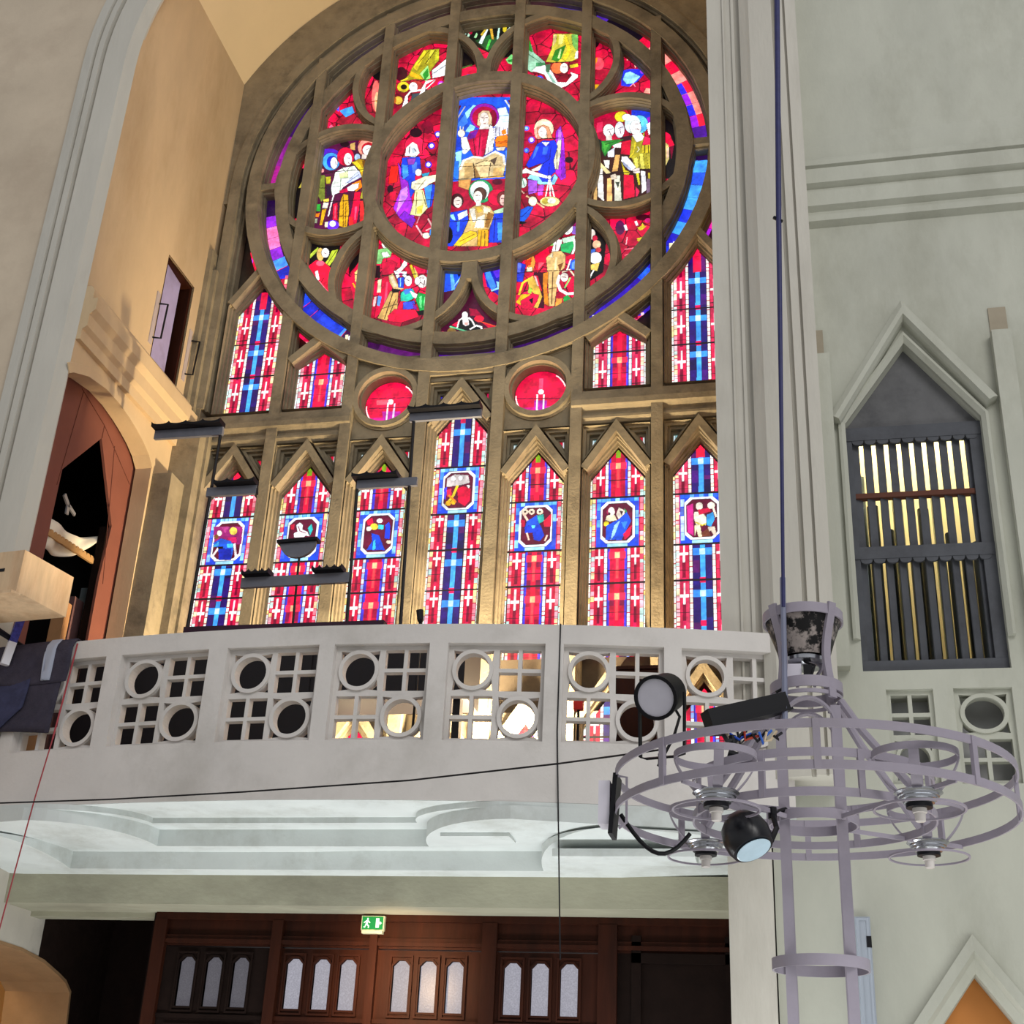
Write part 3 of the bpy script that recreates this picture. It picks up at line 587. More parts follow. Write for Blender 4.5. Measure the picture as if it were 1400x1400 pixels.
e(YL, 990, 552, 58, 50); e(K, 995, 552, 30, 26, 0); l(YL, 18, "970,495 1030,470"); e((176, 50, 50), 1110, 540, 62, 48); e(Wh, 1085, 552, 40, 44, .005); l((120, 60, 60), 4, "1070,545 1100,545")
p((50, 66, 76), "1075,620 1160,610 1120,705 1060,700"); p(Wh, "1290,480 1205,530 1190,645 1115,705 1110,690 1160,590 1060,605 1032,640 1032,740 1000,790 968,815 968,780 1010,640 1060,585 1160,575 1205,495", .006); e((230, 180, 60), 940, 680, 42, 38); e((180, 90, 30), 905, 680, 20, 30, 0)
e((180, 40, 200), 1352, 530, 34, 34, 0); e(Wh, 1350, 530, 18, 18, 0); l(K, 6, "1090,490 1400,460"); l((80, 0, 30), 4, "900,600 1000,590")
e((252, 110, 104), 730, 640, 42, 150, 0); e((255, 190, 140), 738, 700, 24, 100, 0); p((250, 190, 90), "720,690 762,660 762,720", 0); l((120, 0, 30), 4, "680,690 790,680")
e(K, 760, 420, 70, 70, 0)
p(LBl, "380,780 440,755 500,738 522,800 440,842", .008); p((60, 70, 230), "335,720 380,745 370,790 330,750", 0); e((210, 180, 250), 355, 748, 16, 14, 0); e((30, 0, 14), 420, 615, 50, 55, 0); e((110, 0, 40), 330, 700, 50, 30, 0); p((246, 90, 130), "275,940 300,910 330,940", 0)
# --- top of the rose
frame(590, 0, 7)
p((12, 16, 12), "270,160 830,160 830,330 545,505 270,370", 0); p((24, 80, 40), "420,390 560,330 650,380 540,490", 0)
for c_, q in (((226, 245, 240), "452,410 512,278 542,282 482,422"), ((70, 196, 74), "518,470 552,375 574,380 538,476"), ((206, 160, 50), "553,258 580,258 597,380 575,372"), ((190, 232, 216), "622,375 645,228 662,230 640,376"), ((190, 160, 40), "468,330 515,270 528,280 485,345"), ((150, 210, 150), "405,358 430,312 442,330 426,366"), ((190, 230, 200), "340,350 350,318 372,322 360,350"), ((170, 200, 180), "306,332 330,318 334,330"), ((210, 240, 225), "722,285 750,258 758,270 738,296")): p(c_, q, .005)
e(YL, 700, 275, 20, 36); e((170, 0, 50), 372, 310, 18, 20, 0); e((110, 0, 50), 760, 240, 30, 20, 0)
p(K, "255,420 450,480 450,600 400,625 255,668", 0); p((60, 90, 40), "268,650 385,615 390,628 268,668", 0); e((110, 40, 190), 360, 745, 42, 36, 0); e(Wh, 360, 740, 24, 22, 0)
e(K, 700, 480, 90, 70, 0); p((120, 210, 120), "712,572 762,520 800,540 800,625 735,606", .006); p((36, 130, 50), "725,575 800,560 800,590 740,596", 0); e((50, 50, 220), 740, 728, 46, 36, 0); e((90, 160, 255), 740, 722, 26, 22, 0)
# --- foil, upper right: angel
p((150, 200, 170), "905,470 940,385 975,500 1085,595 1085,645 960,690 905,655"); p(GN, "910,430 940,385 968,500 940,490", .004); p((60, 140, 90), "1000,600 1085,600 1085,640 1000,640", .004); l((60, 110, 80), 4, "930,520 1060,610")
p((200, 190, 60), "1095,590 1150,470 1172,325 1400,325 1400,560 1330,590 1200,602"); p((206, 186, 120), "1165,330 1200,330 1190,400 1160,450", .004); p((224, 216, 120), "1220,330 1270,330 1250,420 1215,430", .004); p(YL, "1285,330 1320,420 1335,500 1280,580 1250,560 1300,480 1270,400", .005); p((40, 130, 36), "1150,570 1185,480 1285,430 1240,560 1200,590", .005); p((200, 230, 150), "1205,560 1230,470 1245,470 1225,560", 0); p((120, 190, 90), "1340,330 1400,330 1400,500 1350,430", .004); p((230, 245, 240), "1380,500 1400,480 1400,560 1370,560", .004)
p(Wh, "960,680 1000,640 1085,625 1120,650 1160,700 1205,785 1290,790 1345,720 1325,690 1400,715 1400,740 1350,780 1290,822 1205,852 1130,805 1080,712 1010,690", .007); p((150, 200, 180), "1080,660 1120,680 1200,800 1160,790", 0); p((60, 100, 70), "1090,620 1140,610 1130,690 1095,690", 0); e((240, 110, 60), 1205, 650, 60, 56); e(SK, 1268, 652, 38, 48, .005); l((120, 70, 60), 5, "1250,640 1290,640"); p(YL, "1320,625 1400,605 1400,640 1330,650", .004)
e((40, 60, 230), 1035, 758, 36, 34, 0); e((110, 190, 255), 1035, 756, 20, 20, 0); e((40, 40, 220), 1305, 950, 44, 40, 0); e((190, 225, 255), 1305, 945, 26, 22, 0); l(K, 6, "1090,605 1400,585")
# --- right spandrels
frame(780, 20, 7)
e((20, 0, 10), 230, 240, 50, 80, 0); e((255, 70, 90), 270, 470, 50, 60, 0); p((220, 120, 20), "232,420 255,410 255,450 235,480", 0); p(GD, "210,670 275,668 255,700 235,735 225,700", 0)
p((34, 50, 230), "490,540 560,520 690,520 730,520 700,575 640,640 560,690 485,680", 0); p(CY, "525,560 570,545 668,592 605,655 540,665 500,622", .005); e((150, 60, 240), 690, 545, 24, 20, 0); p((252, 190, 175), "530,368 592,410 542,440", .004); p((252, 180, 170), "600,420 648,468 618,512", .004); p((250, 170, 150), "702,748 722,702 766,708 772,755", .004); e((60, 0, 20), 520, 330, 50, 30, 0); l((250, 140, 160), 5, "570,690 600,660 620,690")
e(K, 900, 720, 60, 60, 0); e(RD, 925, 830, 34, 40, 0)
# --- foil, left: three saints
frame(390, 170, 9.333)
p((78, 10, 56), "400,200 1180,130 1120,1400 330,1400", 0); e((80, 30, 190), 560, 380, 130, 70, 0); e((30, 6, 20), 760, 250, 60, 40, 0); p((200, 160, 90), "830,250 890,230 890,330 830,320", .004)
e((200, 60, 60), 1040, 260, 110, 100, 0); e((252, 160, 140), 1040, 300, 112, 112); e((190, 20, 40), 1060, 320, 90, 90, 0)
e((70, 170, 255), 585, 475, 108, 112); e((22, 40, 210), 600, 480, 70, 78, .005); e((224, 8, 62), 770, 410, 106, 116); e((160, 0, 40), 780, 470, 60, 60, 0)
for a in ((622, 495, 44, 74), (800, 445, 50, 78), (1055, 330, 66, 66)): e(Wh, *a)
l((110, 80, 110), 6, "640,470 650,520"); l((110, 80, 110), 6, "790,430 830,430"); l((140, 90, 90), 5, "800,480 815,500"); l((140, 90, 90), 6, "1030,330 1080,300"); p(SK, "980,380 1040,390 1030,440 975,440", .005); e((180, 210, 250), 920, 420, 36, 44)
p((190, 146, 24), "850,490 940,440 1095,480 1065,640 990,720 960,620 930,560"); p(YL, "850,480 920,470 990,560 1060,560 1040,600 960,600 920,550", .006); p((110, 70, 20), "980,460 1060,460 1060,530 990,540", 0); l(YL, 14, "1060,600 1000,720")
p((238, 246, 238), "640,610 740,555 880,530 932,600 850,700 800,760 740,800 690,870 600,905 580,800 620,700"); p((214, 230, 160), "690,630 800,600 800,680 700,690", .004); l((90, 120, 80), 6, "730,560 770,610 820,550"); l((120, 140, 130), 4, "600,800 740,780"); l((120, 140, 130), 4, "710,700 700,850")
p((196, 206, 236), "765,750 940,590 975,670 830,745", .006); l((90, 100, 140), 6, "790,745 940,640"); p(ORG, "850,760 960,710 985,800 900,860 870,800"); p(Wh, "785,810 850,770 940,750 930,810 870,850 800,845", .005); p((206, 0, 70), "690,850 790,810 800,860 700,880", .004)
p((234, 0, 62), "885,870 962,860 945,1050 905,1290 810,1285 850,1080"); p((255, 80, 130), "890,1050 915,1050 900,1220 880,1220", 0); p((236, 40, 40), "812,1180 850,1180 880,1290 812,1290", .004); p(GD, "700,1000 740,890 800,900 812,1100 785,1325 680,1290"); l((110, 70, 0), 6, "740,900 740,1310"); l((110, 70, 0), 5, "775,1000 765,1300"); p((226, 10, 60), "610,1020 665,1000 665,1220 605,1225"); p((250, 90, 120), "632,1040 646,1040 642,1200 628,1200", 0)
p((116, 128, 46), "440,650 505,650 505,950 460,985 412,900"); p((180, 170, 40), "515,670 580,665 575,755 525,760", .005); p((40, 20, 50), "525,780 590,780 580,900 530,940", .005); p((50, 170, 60), "388,1020 452,1018 446,1110 384,1105"); p(ORG, "378,1140 442,1130 425,1185 385,1180", .004); p(GD, "470,1090 525,1080 470,1285 440,1285"); p((240, 210, 80), "485,960 555,945 555,985 490,1000", .004); p((240, 236, 220), "490,1000 550,1000 540,1070 470,1070", .005); p((150, 160, 130), "360,1210 410,1200 405,1260 365,1260", .004)
p((236, 62, 30), "1015,720 1085,700 1065,830 1000,800", .005); p((200, 190, 60), "985,830 1045,820 1030,950 955,945"); p((232, 40, 44), "955,980 1000,975 1010,1240 950,1245", .005); p(GD, "1010,975 1045,970 1030,1080 1010,1090", .004); l((240, 240, 235), 18, "640,830 590,1000 550,1170"); e((96, 34, 226), 605, 1285, 80, 62, 0); e(Wh, 605, 1268, 40, 38, 0); p((226, 232, 190), "505,1250 550,1240 540,1310 505,1310", 0)
p((156, 160, 255), "432,310 462,500 405,565", 0); e((236, 150, 150), 470, 590, 26, 24, 0); l(K, 8, "440,640 620,605 1080,570"); l(K, 7, "420,995 1050,960"); l(K, 6, "420,812 520,812"); l((60, 30, 0), 4, "680,1170 800,1170")
p(K, "60,560 265,560 245,1200 60,1200", 0); p((206, 190, 70), "170,810 210,740 252,655 245,700 218,808", .004); p((190, 210, 110), "182,1070 205,900 218,1065", .004)
# --- foil, right: saints in green and gold
frame(790, 130, 8.75)
p((176, 0, 52), "150,200 460,170 520,320 280,560 150,600", 0); p((240, 40, 90), "230,330 300,320 290,430 225,450", 0); p((50, 14, 30), "500,500 660,480 660,560 520,560", 0); p((52, 16, 12), "150,640 900,600 900,1280 150,1280", 0); p((28, 50, 190), "640,180 890,180 890,330 640,300", 0); p((150, 20, 190), "830,270 890,250 890,340 830,330", 0)
e(YL, 520, 258, 78, 64); e(Wh, 585, 265, 55, 38); e((90, 190, 255), 735, 350, 105, 108); e((222, 246, 252), 655, 350, 95, 108, .006); e(Wh, 690, 388, 66, 88); l((120, 90, 90), 6, "690,350 740,340"); l((150, 100, 90), 5, "710,400 735,420"); p(Wh, "820,350 890,310 890,440 850,480", .005)
e(Wh, 370, 425, 66, 76); e((236, 232, 244), 500, 415, 56, 96); l((80, 60, 90), 7, "350,420 420,400"); l((80, 60, 90), 6, "480,400 540,380"); l((120, 80, 90), 5, "375,430 395,470"); l((120, 80, 90), 5, "505,410 515,460"); p(SK, "335,480 400,470 410,545 340,550", .005)
p((40, 132, 44), "285,555 440,535 545,530 470,580 410,600 325,735 285,650"); p((70, 170, 60), "300,570 380,570 320,690", 0); l((10, 60, 20), 6, "330,590 430,560"); p(Wh, "415,600 520,565 525,630 430,625", .005); p((236, 236, 250), "358,680 440,625 435,740 360,742", .005); p((24, 30, 24), "240,520 285,540 280,740 235,740", 0)
p((200, 0, 46), "525,560 645,535 645,720 515,705"); p((166, 154, 36), "650,480 690,540 760,540 792,430 802,560 865,880 690,880 650,760 620,740"); p((226, 216, 90), "740,700 775,700 800,880 750,880", .005); p((226, 216, 90), "672,760 710,740 730,870 690,880", .005); p(Wh, "650,480 745,440 790,500 770,540 705,562", .006); l(YL, 14, "690,560 665,690 620,745"); l((246, 246, 200), 8, "715,620 735,650 710,680")
p((236, 30, 76), "800,495 885,520 885,600 770,600"); p(YL, "765,600 885,592 885,690 770,690", .005); l((70, 60, 0), 6, "800,600 800,690"); l((70, 60, 0), 6, "845,600 845,690"); p((190, 176, 50), "820,700 880,690 870,880 850,880", .005)
p(Wh, "525,735 590,735 695,865 640,905 520,790", .006); p((150, 160, 190), "540,790 640,880 620,900 540,830", 0); p((210, 190, 30), "520,800 570,900 630,920 600,960 560,970", .005); p((246, 222, 160), "185,775 245,780 395,930 345,945"); e((224, 176, 90), 205, 695, 34, 66); p((226, 170, 96), "450,715 505,715 475,910 410,915"); p((210, 20, 60), "160,870 205,860 205,950 160,950", .004)
for c_, q in (((240, 236, 230), "240,880 295,880 312,1272 240,1210"), ((226, 180, 110), "190,985 226,980 230,1275 190,1275"), ((234, 180, 110), "350,1000 402,985 412,1275 350,1275"), ((222, 222, 200), "438,965 502,960 524,1265 438,1265"), ((250, 246, 240), "310,780 380,780 370,880 330,860"), ((226, 4, 54), "550,950 665,960 682,1215 548,1245"), ((222, 30, 80), "690,1090 740,1150 710,1215 690,1210"), ((216, 206, 40), "690,910 725,910 745,1070 725,1080"), ((246, 246, 252), "755,905 805,915 822,1130 768,1172"), ((190, 170, 40), "840,930 875,930 870,1010 840,1010"), ((112, 88, 112), "822,1000 885,1000 880,1180 822,1180"), ((214, 198, 178), "390,960 450,940 470,1000 400,1010"), ((60, 70, 60), "450,1040 500,1040 480,1110")): p(c_, q, .005)
p((232, 216, 210), "650,890 735,870 745,930 670,935", .005); l(K, 8, "150,960 520,930 880,890")
p(K, "1010,180 1200,180 1200,1000 1010,1000", 0); p(RD, "1030,430 1100,470 1155,600 1090,620 1030,540", .005); p((216, 196, 120), "1038,560 1085,600 1092,760 1042,862", .005); p((230, 190, 160), "1062,640 1090,620 1090,740 1065,760", .003); p((110, 0, 40), "1100,620 1150,600 1120,780", 0); e((240, 60, 90), 1065, 60, 40, 50, 0); e((250, 100, 120), 1050, 1345, 22, 34, 0)
# --- foil, lower left: kneeling group
frame(400, 300, 7)
p((150, 0, 44), "780,100 960,100 1340,330 1340,380 1060,330 780,300", 0); e((226, 16, 62), 880, 190, 66, 66); e(SK, 885, 225, 32, 52, .005); l((60, 50, 60), 7, "880,220 885,270"); p((130, 200, 120), "800,295 860,280 960,270 935,360 860,375 850,425 800,425"); p(Wh, "850,320 905,310 930,350 870,365", .005); l((60, 60, 220), 8, "950,300 975,255"); p((30, 6, 20), "780,440 840,440 840,560 780,560", 0)
p((200, 0, 56), "860,540 850,420 940,390 1000,420 960,520"); p((226, 0, 60), "860,560 920,540 965,700 880,870 785,945 805,800"); p((250, 70, 110), "895,600 915,600 900,760 870,840", 0); p((236, 220, 180), "818,580 852,570 842,700 808,700", .005); p((90, 150, 250), "818,730 852,740 832,830 806,820", .004); p((240, 190, 190), "780,740 806,740 790,830 770,830", .004)
p((222, 186, 126), "920,540 960,515 1015,640 1065,662 980,685 930,600"); p((246, 226, 190), "930,550 955,540 1000,640 970,650", 0); p((206, 164, 92), "935,690 1012,690 1000,860 900,965 815,945"); l((40, 20, 10), 9, "960,700 880,950"); l((40, 20, 10), 6, "990,760 930,900"); l((90, 60, 30), 4, "830,860 1000,810"); p(K, "950,660 1040,670 1010,700 950,700", 0)
p((30, 70, 224), "1005,560 1070,555 1062,655 1015,650"); l(CY, 9, "1035,560 1030,640"); p((226, 240, 250), "970,490 1000,500 1090,500 1085,565 1040,530 1000,565"); p(Wh, "1062,408 1078,368 1098,372 1092,440 1030,505 988,492 1030,460", .007); e((206, 30, 130), 1035, 525, 20, 14, 0)
e(Wh, 1107, 588, 35, 50); l((120, 90, 90), 5, "1095,575 1120,590"); p((40, 190, 160), "1035,710 1080,665 1150,665 1185,740 1100,785 1035,780"); p((60, 120, 250), "1060,680 1130,660 1150,690 1080,720", .004); p(Wh, "1120,680 1205,722 1195,765 1150,740", .006); p((20, 160, 66), "1205,700 1280,720 1290,850 1225,885 1180,770"); p((110, 230, 140), "1215,740 1235,730 1235,850 1215,840", 0); p((130, 230, 150), "1260,740 1275,740 1270,830 1255,830", 0); p((60, 84, 240), "1060,795 1165,780 1172,850 1060,868"); p((120, 20, 160), "1150,790 1190,850 1160,880", .004)
p(YL, "1120,440 1140,430 1190,560 1165,565", .005); p((240, 220, 110), "1160,450 1185,450 1200,560 1180,560", .005); e((236, 228, 224), 1240, 592, 48, 62); e(Wh, 1195, 590, 26, 36); l((80, 50, 60), 6, "1220,560 1260,560"); l((80, 50, 60), 6, "1220,600 1250,620"); l((80, 50, 60), 5, "1265,580 1255,640"); p((236, 8, 60), "912,925 975,860 1175,865 1208,930 1040,985 925,975"); p(K, "1180,880 1290,860 1280,910 1210,920", 0); p((90, 150, 250), "1290,420 1335,395 1325,560 1288,520", .004); p((236, 30, 80), "1120,380 1280,390 1270,520 1200,530 1150,430", 0); l(K, 6, "780,545 940,530 1300,520")
p(K, "540,250 650,250 650,400 560,500 540,560", 0); p((220, 0, 60), "545,590 590,470 645,390 640,810 590,800", .004); p((232, 200, 120), "595,505 645,460 640,610 600,595", .005); p(GD, "570,610 585,610 620,670 600,665", .003); l((60, 0, 20), 5, "590,530 645,525")
# --- lower left spandrel: red angel
p(K, "120,160 460,220 440,420 380,480 120,480", 0); p((180, 200, 60), "150,350 238,268 262,280 170,372", .004); p((196, 214, 56), "375,300 435,288 400,380 350,450 300,432 340,380", .005); l((70, 90, 10), 5, "420,300 330,430"); p((236, 8, 56), "120,470 225,390 290,400 375,470 372,650 342,745 240,625"); e((252, 90, 120), 265, 420, 40, 26, 0); e((216, 180, 100), 266, 335, 34, 62); e(Wh, 314, 320, 36, 46); l((120, 80, 90), 4, "300,320 325,330"); p((250, 230, 236), "214,500 240,485 258,575 232,592", .005); l((255, 130, 150), 9, "252,590 345,705"); l((120, 0, 30), 5, "270,600 300,560")
# --- bottom centre
frame(580, 300, 7)
p((14, 20, 150), "120,370 400,370 400,640 200,830 120,860", 0); p((30, 80, 240), "200,430 300,440 350,560 260,760 170,780", 0); p((90, 170, 255), "240,440 262,430 296,640 285,690 262,680", 0); l((140, 200, 255), 12, "285,640 350,555"); l((110, 180, 255), 14, "195,705 260,690"); p((10, 12, 60), "290,430 400,420 330,560", 0); p((10, 10, 60), "120,370 210,380 200,560 140,640", 0)
p((24, 28, 170), "540,370 760,350 760,770 600,640", 0); p((60, 130, 250), "575,455 610,450 690,640 650,690 590,560", 0); p((150, 220, 255), "645,690 640,680 700,650 690,590 715,600 735,640 715,665", 0); p((80, 40, 200), "620,420 700,420 740,540 690,560", 0); p((50, 110, 240), "700,420 750,440 750,520", 0); p((140, 20, 110), "700,700 760,690 760,770", 0)
p((62, 5, 36), "80,720 440,640 740,850 740,1160 80,1160", 0); p((150, 0, 50), "430,850 500,860 560,930 440,920", 0); e((226, 20, 60), 525, 950, 46, 32, 0); e((226, 20, 90), 175, 1105, 34, 34, 0); e((130, 100, 50), 262, 1082, 44, 46, 0); p((236, 20, 70), "265,1010 330,970 310,1030", 0); p((236, 40, 90), "570,1040 640,1040 610,1090", 0); p((190, 0, 50), "560,990 680,1020 640,1060", 0)
p((18, 20, 22), "310,1020 340,950 440,930 560,1040 570,1110 350,1090", 0); e(Wh, 390, 912, 28, 30, .004); p(Wh, "362,930 420,935 430,1010 395,1020 370,1000", .005); l(Wh, 14, "365,945 335,965 315,1040"); l(Wh, 14, "425,940 455,965 480,1010"); l(Wh, 16, "440,1050 500,1015 545,1030 565,1110"); p((250, 180, 170), "385,985 420,985 415,1010 390,1010", 0); l((100, 206, 150), 13, "248,1025 462,1088"); l((240, 90, 30), 12, "462,1088 548,1112"); l((120, 200, 160), 12, "690,1022 612,1105"); l((250, 240, 250), 12, "575,1070 612,1105"); l((220, 70, 30), 8, "500,965 690,1025"); p((200, 130, 70), "350,1110 450,1105 440,1130 350,1135", 0)
# --- foil, lower right: red demon and souls
frame(690, 280, 6.087)
p((70, 0, 30), "80,380 380,260 470,200 300,420 90,460", 0); p((130, 20, 90), "500,90 600,90 600,220 520,180", 0); p((34, 50, 190), "100,470 175,500 150,640 95,640"); p((90, 110, 240), "110,480 140,490 130,560 105,560", 0); p((60, 0, 26), "240,560 340,560 330,860 260,860", 0); p((40, 90, 230), "545,470 605,440 600,545 540,535"); p((110, 170, 255), "560,480 600,465 596,530 560,530", 0); p((130, 90, 190), "555,180 600,180 600,250 560,240", 0)
e((222, 150, 116), 446, 226, 42, 36); p((60, 20, 20), "415,250 445,235 480,250 450,262", 0); e(Wh, 520, 195, 46, 52); l((60, 60, 70), 7, "500,190 545,195"); l((60, 60, 70), 6, "520,200 530,235"); l((110, 220, 90), 22, "305,290 335,335 400,330"); e(SK, 388, 278, 24, 40); p((244, 240, 236), "410,290 480,290 470,330 430,420 385,420 405,340", .006); l((90, 70, 60), 5, "430,300 420,400")
p((40, 176, 96), "470,330 585,285 590,320 545,405 465,385"); p((210, 246, 220), "480,280 585,255 580,300 490,320", .005); l(Wh, 18, "575,290 588,340 560,420"); l(Wh, 12, "560,420 520,540")
p((230, 0, 56), "285,330 300,310 360,315 372,400 440,445 590,405 605,430 450,485 330,490 272,565 238,480 250,450"); p((160, 0, 40), "240,360 275,340 290,400 250,430", 0); p((250, 90, 110), "280,480 330,480 280,540", 0); p((240, 150, 60), "180,460 240,425 255,480 232,562 180,552 195,500"); p((240, 236, 200), "185,520 230,520 228,560 185,556", .004); p((210, 50, 30), "165,470 225,440 215,500 180,510", .004)
p((226, 186, 118), "345,440 400,390 470,385 505,420 500,520 455,560 432,700 412,842 368,842 362,620 352,500"); p((250, 226, 170), "420,440 440,430 430,540 415,540", 0); p((120, 70, 30), "440,500 490,480 460,560", 0); l((90, 50, 20), 6, "400,560 392,830"); l((90, 50, 20), 4, "370,700 430,690"); p((226, 130, 30), "322,570 362,560 352,700 368,842 330,825 318,650"); p((246, 230, 190), "362,430 400,400 400,440", .004)
p((226, 180, 70), "186,620 238,588 290,700 312,765 275,860 240,852 262,765 205,690"); p((236, 10, 60), "235,590 275,590 310,720 292,700", .004); p((250, 220, 220), "245,590 262,600 285,680 270,670", 0); l(YL, 17, "205,615 150,650 120,745"); p(GD, "95,810 140,745 215,745 130,835", .006); p((230, 0, 66), "135,800 235,740 285,750 270,800 225,872 140,862"); p(K, "200,790 240,770 230,830", 0); p((160, 200, 60), "200,680 230,700 220,740 195,735", .004)
l(Wh, 24, "455,590 440,650 465,710 520,742 580,735"); l((236, 220, 190), 12, "480,560 540,540 580,590"); e(SK, 497, 602, 32, 36); l((120, 80, 80), 5, "480,600 512,605"); p((210, 0, 60), "520,680 590,640 590,710 540,720", .004); l((120, 220, 120), 12, "545,610 500,690"); p((30, 150, 66), "488,770 522,750 555,785 520,812 490,805", .005); p((230, 150, 60), "430,780 480,780 470,835 420,842", .004); l(K, 6, "90,570 270,550 600,545")
p(K, "680,90 850,250 820,560 690,650", 0); e(SK, 727, 246, 28, 42, .004); e((200, 20, 60), 752, 280, 20, 26); e((245, 190, 150), 765, 330, 34, 34, .004); p((60, 110, 220), "705,375 755,365 750,405 705,405", .004); e((240, 238, 250), 755, 442, 52, 48, .005); e((206, 50, 60), 780, 375, 22, 20, .004); p((216, 186, 90), "710,500 790,480 770,550 720,540", .005); l(Wh, 12, "740,545 710,600 705,640")
# --- lower right spandrel: red figure with a star
e((80, 20, 70), 960, 190, 40, 60, 0); e((60, 0, 20), 1150, 105, 60, 26, 0); p((236, 240, 250), "990,170 1010,165 1025,210 1005,215", .004); p((240, 236, 250), "1080,140 1098,132 1112,170 1095,175", .004); p(YL, "1105,190 1140,175 1145,150 1160,170 1175,180 1150,205 1120,215", .004); p(YL, "1100,280 1140,270 1185,240 1188,290 1150,330 1135,310 1105,300", .004); l((255, 120, 140), 8, "1000,370 1160,350"); l((255, 160, 170), 8, "1010,330 1020,270"); l((255, 110, 130), 7, "1000,420 1080,390"); e((200, 20, 110), 1190, 130, 24, 20, 0)
# --- spandrel slivers beside the ring
# ------------------------------------------------------------------ lancet patterns
def rc(u0, u1, v0, v1, rgb): fill([(U(u0), V(v0)), (U(u1), V(v0)), (U(u1), V(v1)), (U(u0), V(v1))], rgb)
LD = (26, 10, 22)
def lancet(c, kind, v1, v0, med, crosses, leads, seed, pale=0.0):
    rr = random.Random(seed)
    def tint(rgb, f=1.0): k = f*pale*rr.uniform(.3, 1.0); return tuple(int(a+(255-a)*k) for a in rgb)
    rc(c-.36, c+.36, v0, v1, (196, 6, 52))
    for sg in (-1, 1):
        # outer mosaic border
        v = v0
        while v < v1:
            h = rr.uniform(.05, .10); rc(c+sg*.315, c+sg*.36, v, v+h-.008, tint(rr.choice([(244, 252, 252), (240, 244, 220), (214, 244, 240), (240, 220, 120), (190, 236, 220), (252, 244, 244)])))
            rc(c+sg*.270, c+sg*.308, v+.02, v+h+.012, tint(rr.choice([(240, 200, 150), (236, 60, 90), (246, 226, 150), (240, 120, 140), (190, 226, 220), (250, 170, 190)]))); v += h
        rc(c+sg*.308, c+sg*.315, v0, v1, LD)
        # inner mosaic strip beside the centre
        v = v0
        while v < v1:
            h = rr.uniform(.05, .09); rc(c+sg*.118, c+sg*.152, v, v+h-.009, tint(rr.choice([(235, 245, 255), (210, 225, 250), (250, 250, 240), (140, 170, 250)] if kind == 'R' else [(250, 250, 240), (255, 255, 255), (240, 236, 200), (250, 220, 220)]))); v += h
        rc(c+sg*.112, c+sg*.119, v0, v1, LD); rc(c+sg*.152, c+sg*.158, v0, v1, LD)
        # ruby field with pale bars and crosses
        vv = v0-.2+rr.random()*.01
        base = (crosses[0]-.16) if crosses else v1-.4
        k = -12
        while k < 14:
            y = base+k*.53
            for a0, a1, cc in ((.160, .195, (200, 6, 54)), (.195, .232, (220, 14, 76)), (.232, .268, (188, 4, 50))): rc(c+sg*a0, c+sg*a1, max(y-.36, v0), min(y+.17, v1), tint(cc, .3)) if y-.36 < v1 and y+.17 > v0 else None
            rc(c+sg*.197, c+sg*.232, max(y-.30, v0), min(y-.08, v1), (120, 0, 44)) if y-.3 < v1 and y-.08 > v0 else None
            if y-.05 < v1 and y+.17 > v0: rc(c+sg*.203, c+sg*.225, max(y-.05, v0), min(y+.17, v1), tint((250, 236, 240)))
            if y-.24 < v1 and y-.02 > v0:
                rc(c+sg*.202, c+sg*.226, max(y-.10, v0), min(y+.02, v1), (250, 250, 250))
            rc(c+sg*.165, c+sg*.265, y-.012, y+.022, (248, 250, 250)) if v0 < y < v1-.05 else None
            rc(c+sg*.155, c+sg*.315, y-.205, y-.198, LD) if v0 < y-.2 < v1 else None
            k += 1
    # centre
    if kind == 'B':
        rc(c-.112, c+.112, v0, v1, (40, 16, 104))
        for k in range(14): y = v0+rr.random()*(v1-v0); rc(c-.112 if k % 2 else c+.03, c-.03 if k % 2 else c+.112, y, y+.16, rr.choice([(70, 18, 120), (26, 14, 70), (84, 16, 96), (34, 18, 110)]))
        rc(c-.03, c+.03, v0, v1, (64, 160, 250))
        for y in crosses:
            rc(c-.112, c+.112, y-.045, y+.045, (56, 140, 245)); rc(c-.03, c+.03, y-.04, y+.04, (190, 240, 255)); rc(c-.034, c+.034, y+.13, y+.20, (220, 10, 80))
            for s2 in (-.036, .03): rc(c+s2, c+s2+.007, y-.34, y-.045, LD); rc(c+s2, c+s2+.007, y+.045, y+.14, LD)
    else:
        rc(c-.112, c+.112, v0, v1, (186, 0, 50)); rc(c-.112, c-.085, v0, v1, (60, 50, 200)); rc(c+.085, c+.112, v0, v1, (70, 60, 220))
        for k in range(10): y = v0+rr.random()*(v1-v0); rc(c-.085, c+.085, y, y+.13, rr.choice([(206, 0, 62), (150, 0, 50), (226, 10, 70), (130, 0, 60)]))
        rc(c-.03, c+.03, v0, v1, (236, 8, 60))
        for y in crosses:
            rc(c-.10, c+.10, y-.045, y+.045, (244, 40, 80)); rc(c-.03, c+.03, y-.04, y+.04, (255, 190, 140)); rc(c-.016, c+.016, y-.30, y-.045, (255, 70, 80)); rc(c-.112, c+.112, y-.2, y-.192, LD)
    for y in leads: rc(c-.36, c+.36, y-.012, y+.012, LD)
    if med:
        mt, mb = med; cy = (mt+mb)/2; h = (mt-mb)/2
        rc(c-.255, c+.255, mb, mt, (28, 70, 226))
        for k in range(9): rc(c-.25+k*.056, c-.20+k*.056, mt-.06, mt-.008, rr.choice([(90, 170, 255), (150, 220, 255), (40, 100, 240)]))
        for k in range(5):
            for sg in (-1, 1): rc(c+sg*.205, c+sg*.25, mb+.05+k*.11, mb+.15+k*.11, tint(rr.choice([(60, 140, 255), (120, 190, 255), (36, 80, 230), (30, 60, 200)])))
        rc(c-.12, c+.12, mb+.008, mb+.055, (160, 220, 255))
